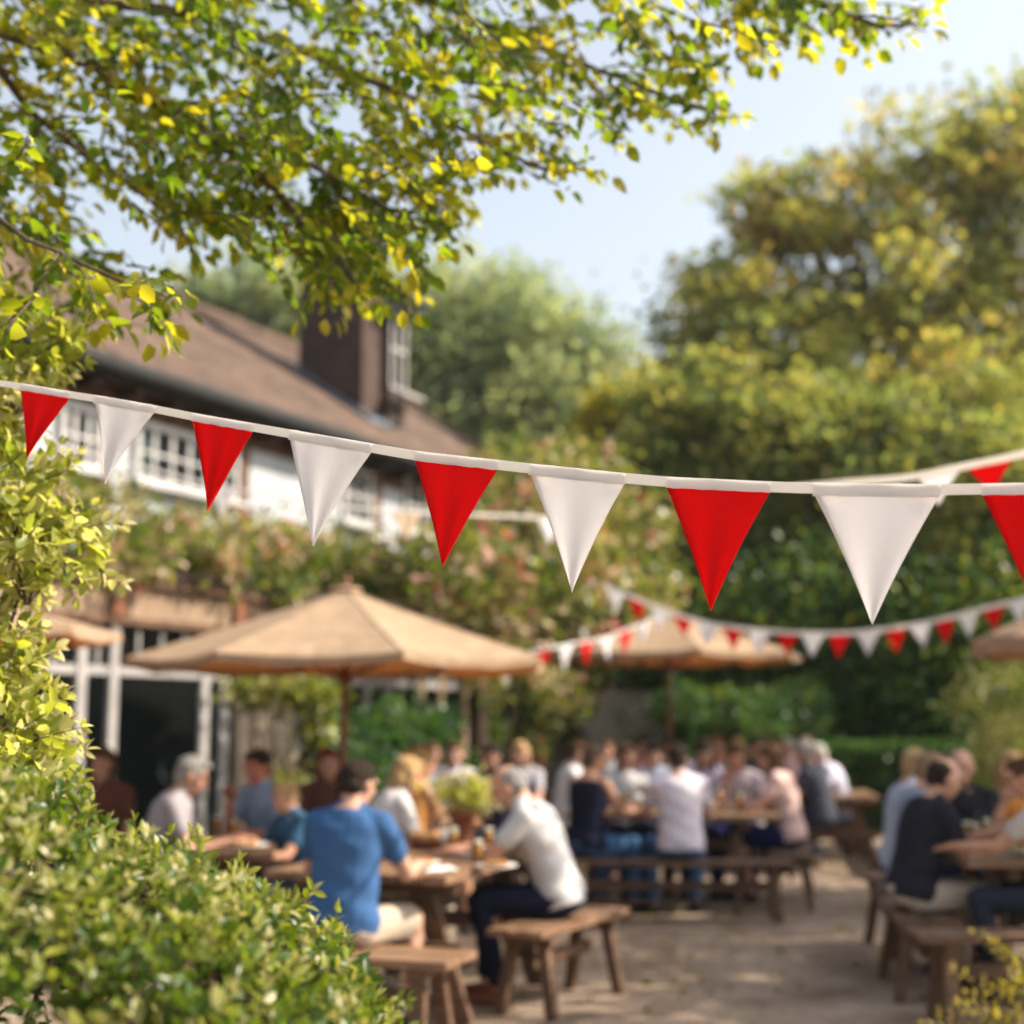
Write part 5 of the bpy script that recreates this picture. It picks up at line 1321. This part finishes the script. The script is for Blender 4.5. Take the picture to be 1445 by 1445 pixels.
# right table
P(1283, 8.25, 78, 'balding man in a black polo and khaki trousers at the right-hand table', lean=20, headp=22, hands='table', shirt=(.022, .022, .03), pants=(.44, .36, .29), hair='receding', hairc=DK, vox=.008, skinc=(.50, .27, .18))
P(1283, 9.1, 80, 'person in a slate grey shirt right behind the man in the black polo', lean=14, headp=14, hands='table', shirt=(.22, .25, .33), pants=NAVY, hair='short', hairc=(.32, .2, .12), vox=.009, skinc=SK2)
P(1268, 9.9, 85, 'fair-haired person in pale blue-grey, farthest of three behind the black polo', lean=12, headp=10, hands='lap', shirt=(.35, .38, .46), hair='short', hairc=BL, vox=.009, skinc=SK2)
P(1368, 9.35, 210, 'bald man with a dark shirt facing us across the right-hand table', lean=10, headp=8, heady=-10, hands='table', shirt=(.03, .03, .035), hair='bald', hairc=GY, vox=.009, skinc=(.55, .30, .21))
P(1432, 9.3, 195, 'blonde woman in an orange top at the right edge', lean=10, headp=10, hands='drink', shirt=(.62, .25, .05), hair='long', hairc=BL, sex='f', vox=.009, skinc=(.58, .32, .2), sleeve='tank')
P(1510, 7.9, 300, 'person mostly cut off by the right edge, reaching over the table', lean=16, headp=14, hands='reach', shirt=(.5, .45, .42), hair='short', hairc=BR, skinc=SK2)
# stools so nobody hovers: small benches where no bench was placed above
for (px, Y, a, lb) in ((405, 9.75, 8, None), (600, 11.3, 0, 'bench behind the blonde woman in orange'), (650, 13.05, -5, 'bench at the wall side of the table close to the pub front'), (772, 13.6, 5, 'bench beyond the white shirted man'), (150, 9.9, 10, 'bench at the far left behind the bush'),
                        (455, 10.4, 10, 'bench behind the child with fair hair'), (572, 10.25, 0, None)):
    if lb: bench(xof(px, Y, .5), Y, R(a), 1.3, lb)
for (px, Y, L_, lb) in ((880, 15.0, 0, None), (930, 16.4, 2.0, 'back row bench left of the crowd'), (1070, 16.9, 2.4, 'back row bench in the middle of the crowd'), (1110, 16.3, 1.6, 'bench before the back row, beside the bald man'), (1140, 17.7, 1.0, 'bench of the bald man at the very back')):
    if lb: bench(xof(px, Y, .5), Y, R(-3), L_, lb)
bench(xof(1276, 9.6, .5), 9.6, R(88), 1.2, 'bench of the two people behind the man in the black polo')
table(xof(1040, 15.7), 15.75, R(84), .8, 1.9, 'back table in the middle of the crowd')

hz = MB(); hz.box((0, 45, 11.5), (190, 150, 25)); hzo = hz.build('haze', None); tag(hzo, 'thin sunlit summer haze', None, None, 'stuff')
hm_ = bpy.data.materials.new('haze'); hm_.use_nodes = True; hn = hm_.node_tree; hn.nodes.clear(); ho = hn.nodes.new('ShaderNodeOutputMaterial'); pv = hn.nodes.new('ShaderNodeVolumePrincipled')
pv.inputs['Color'].default_value = (.86, .92, 1, 1); pv.inputs['Density'].default_value = .0004; pv.inputs['Anisotropy'].default_value = .35; hn.links.new(pv.outputs[0], ho.inputs['Volume']); hzo.data.materials.append(hm_)

# ================================================================== SKY, SUN, CAMERA
SUN_AZ, SUN_EL = R(87), R(40)     # azimuth clockwise from +Y
w = bpy.data.worlds.new('World'); scene.world = w; w.use_nodes = True; nt = w.node_tree
bg = nt.nodes['Background']; sky = nt.nodes.new('ShaderNodeTexSky'); sky.sky_type = 'NISHITA'; sky.sun_disc = False
sky.sun_elevation = SUN_EL; sky.sun_rotation = SUN_AZ; sky.air_density = 1.3; sky.dust_density = 3.0; sky.ozone_density = 1.0
hs = nt.nodes.new('ShaderNodeHueSaturation'); hs.inputs['Saturation'].default_value = .5; nt.links.new(sky.outputs[0], hs.inputs['Color']); nt.links.new(hs.outputs[0], bg.inputs[0]); bg.inputs[1].default_value = .125
sl = bpy.data.lights.new('sun', 'SUN'); sl.energy = 5.0; sl.angle = R(.5); sl.color = (1, .89, .73)
so = bpy.data.objects.new('sun', sl); COL.objects.link(so); so.location = (20, 10, 20)
sd = Vector((math.sin(SUN_AZ) * math.cos(SUN_EL), math.cos(SUN_AZ) * math.cos(SUN_EL), math.sin(SUN_EL)))
so.rotation_euler = sd.to_track_quat('Z', 'Y').to_euler()
cd = bpy.data.cameras.new('camera'); co = bpy.data.objects.new('camera', cd); COL.objects.link(co); scene.camera = co
co.location = (0, 0, EYE); co.rotation_euler = (math.pi / 2 + TILT, 0, 0)
cd.sensor_width = 36; cd.sensor_fit = 'HORIZONTAL'; cd.lens = F / 1445 * 36; cd.clip_start = .05; cd.clip_end = 600
cd.dof.use_dof = True; cd.dof.focus_distance = 2.79; cd.dof.aperture_fstop = (cd.lens / 1000) / .028; cd.dof.aperture_blades = 0
scene.view_settings.view_transform = 'Standard'; scene.view_settings.look = 'None'; scene.view_settings.exposure = 1.02; scene.view_settings.gamma = 1
scene.cycles.use_denoising = True; scene.cycles.max_bounces = 8; scene.cycles.transparent_max_bounces = 12; scene.cycles.transmission_bounces = 6; scene.cycles.diffuse_bounces = 4
scene.cycles.use_adaptive_sampling = True; scene.cycles.adaptive_threshold = .02
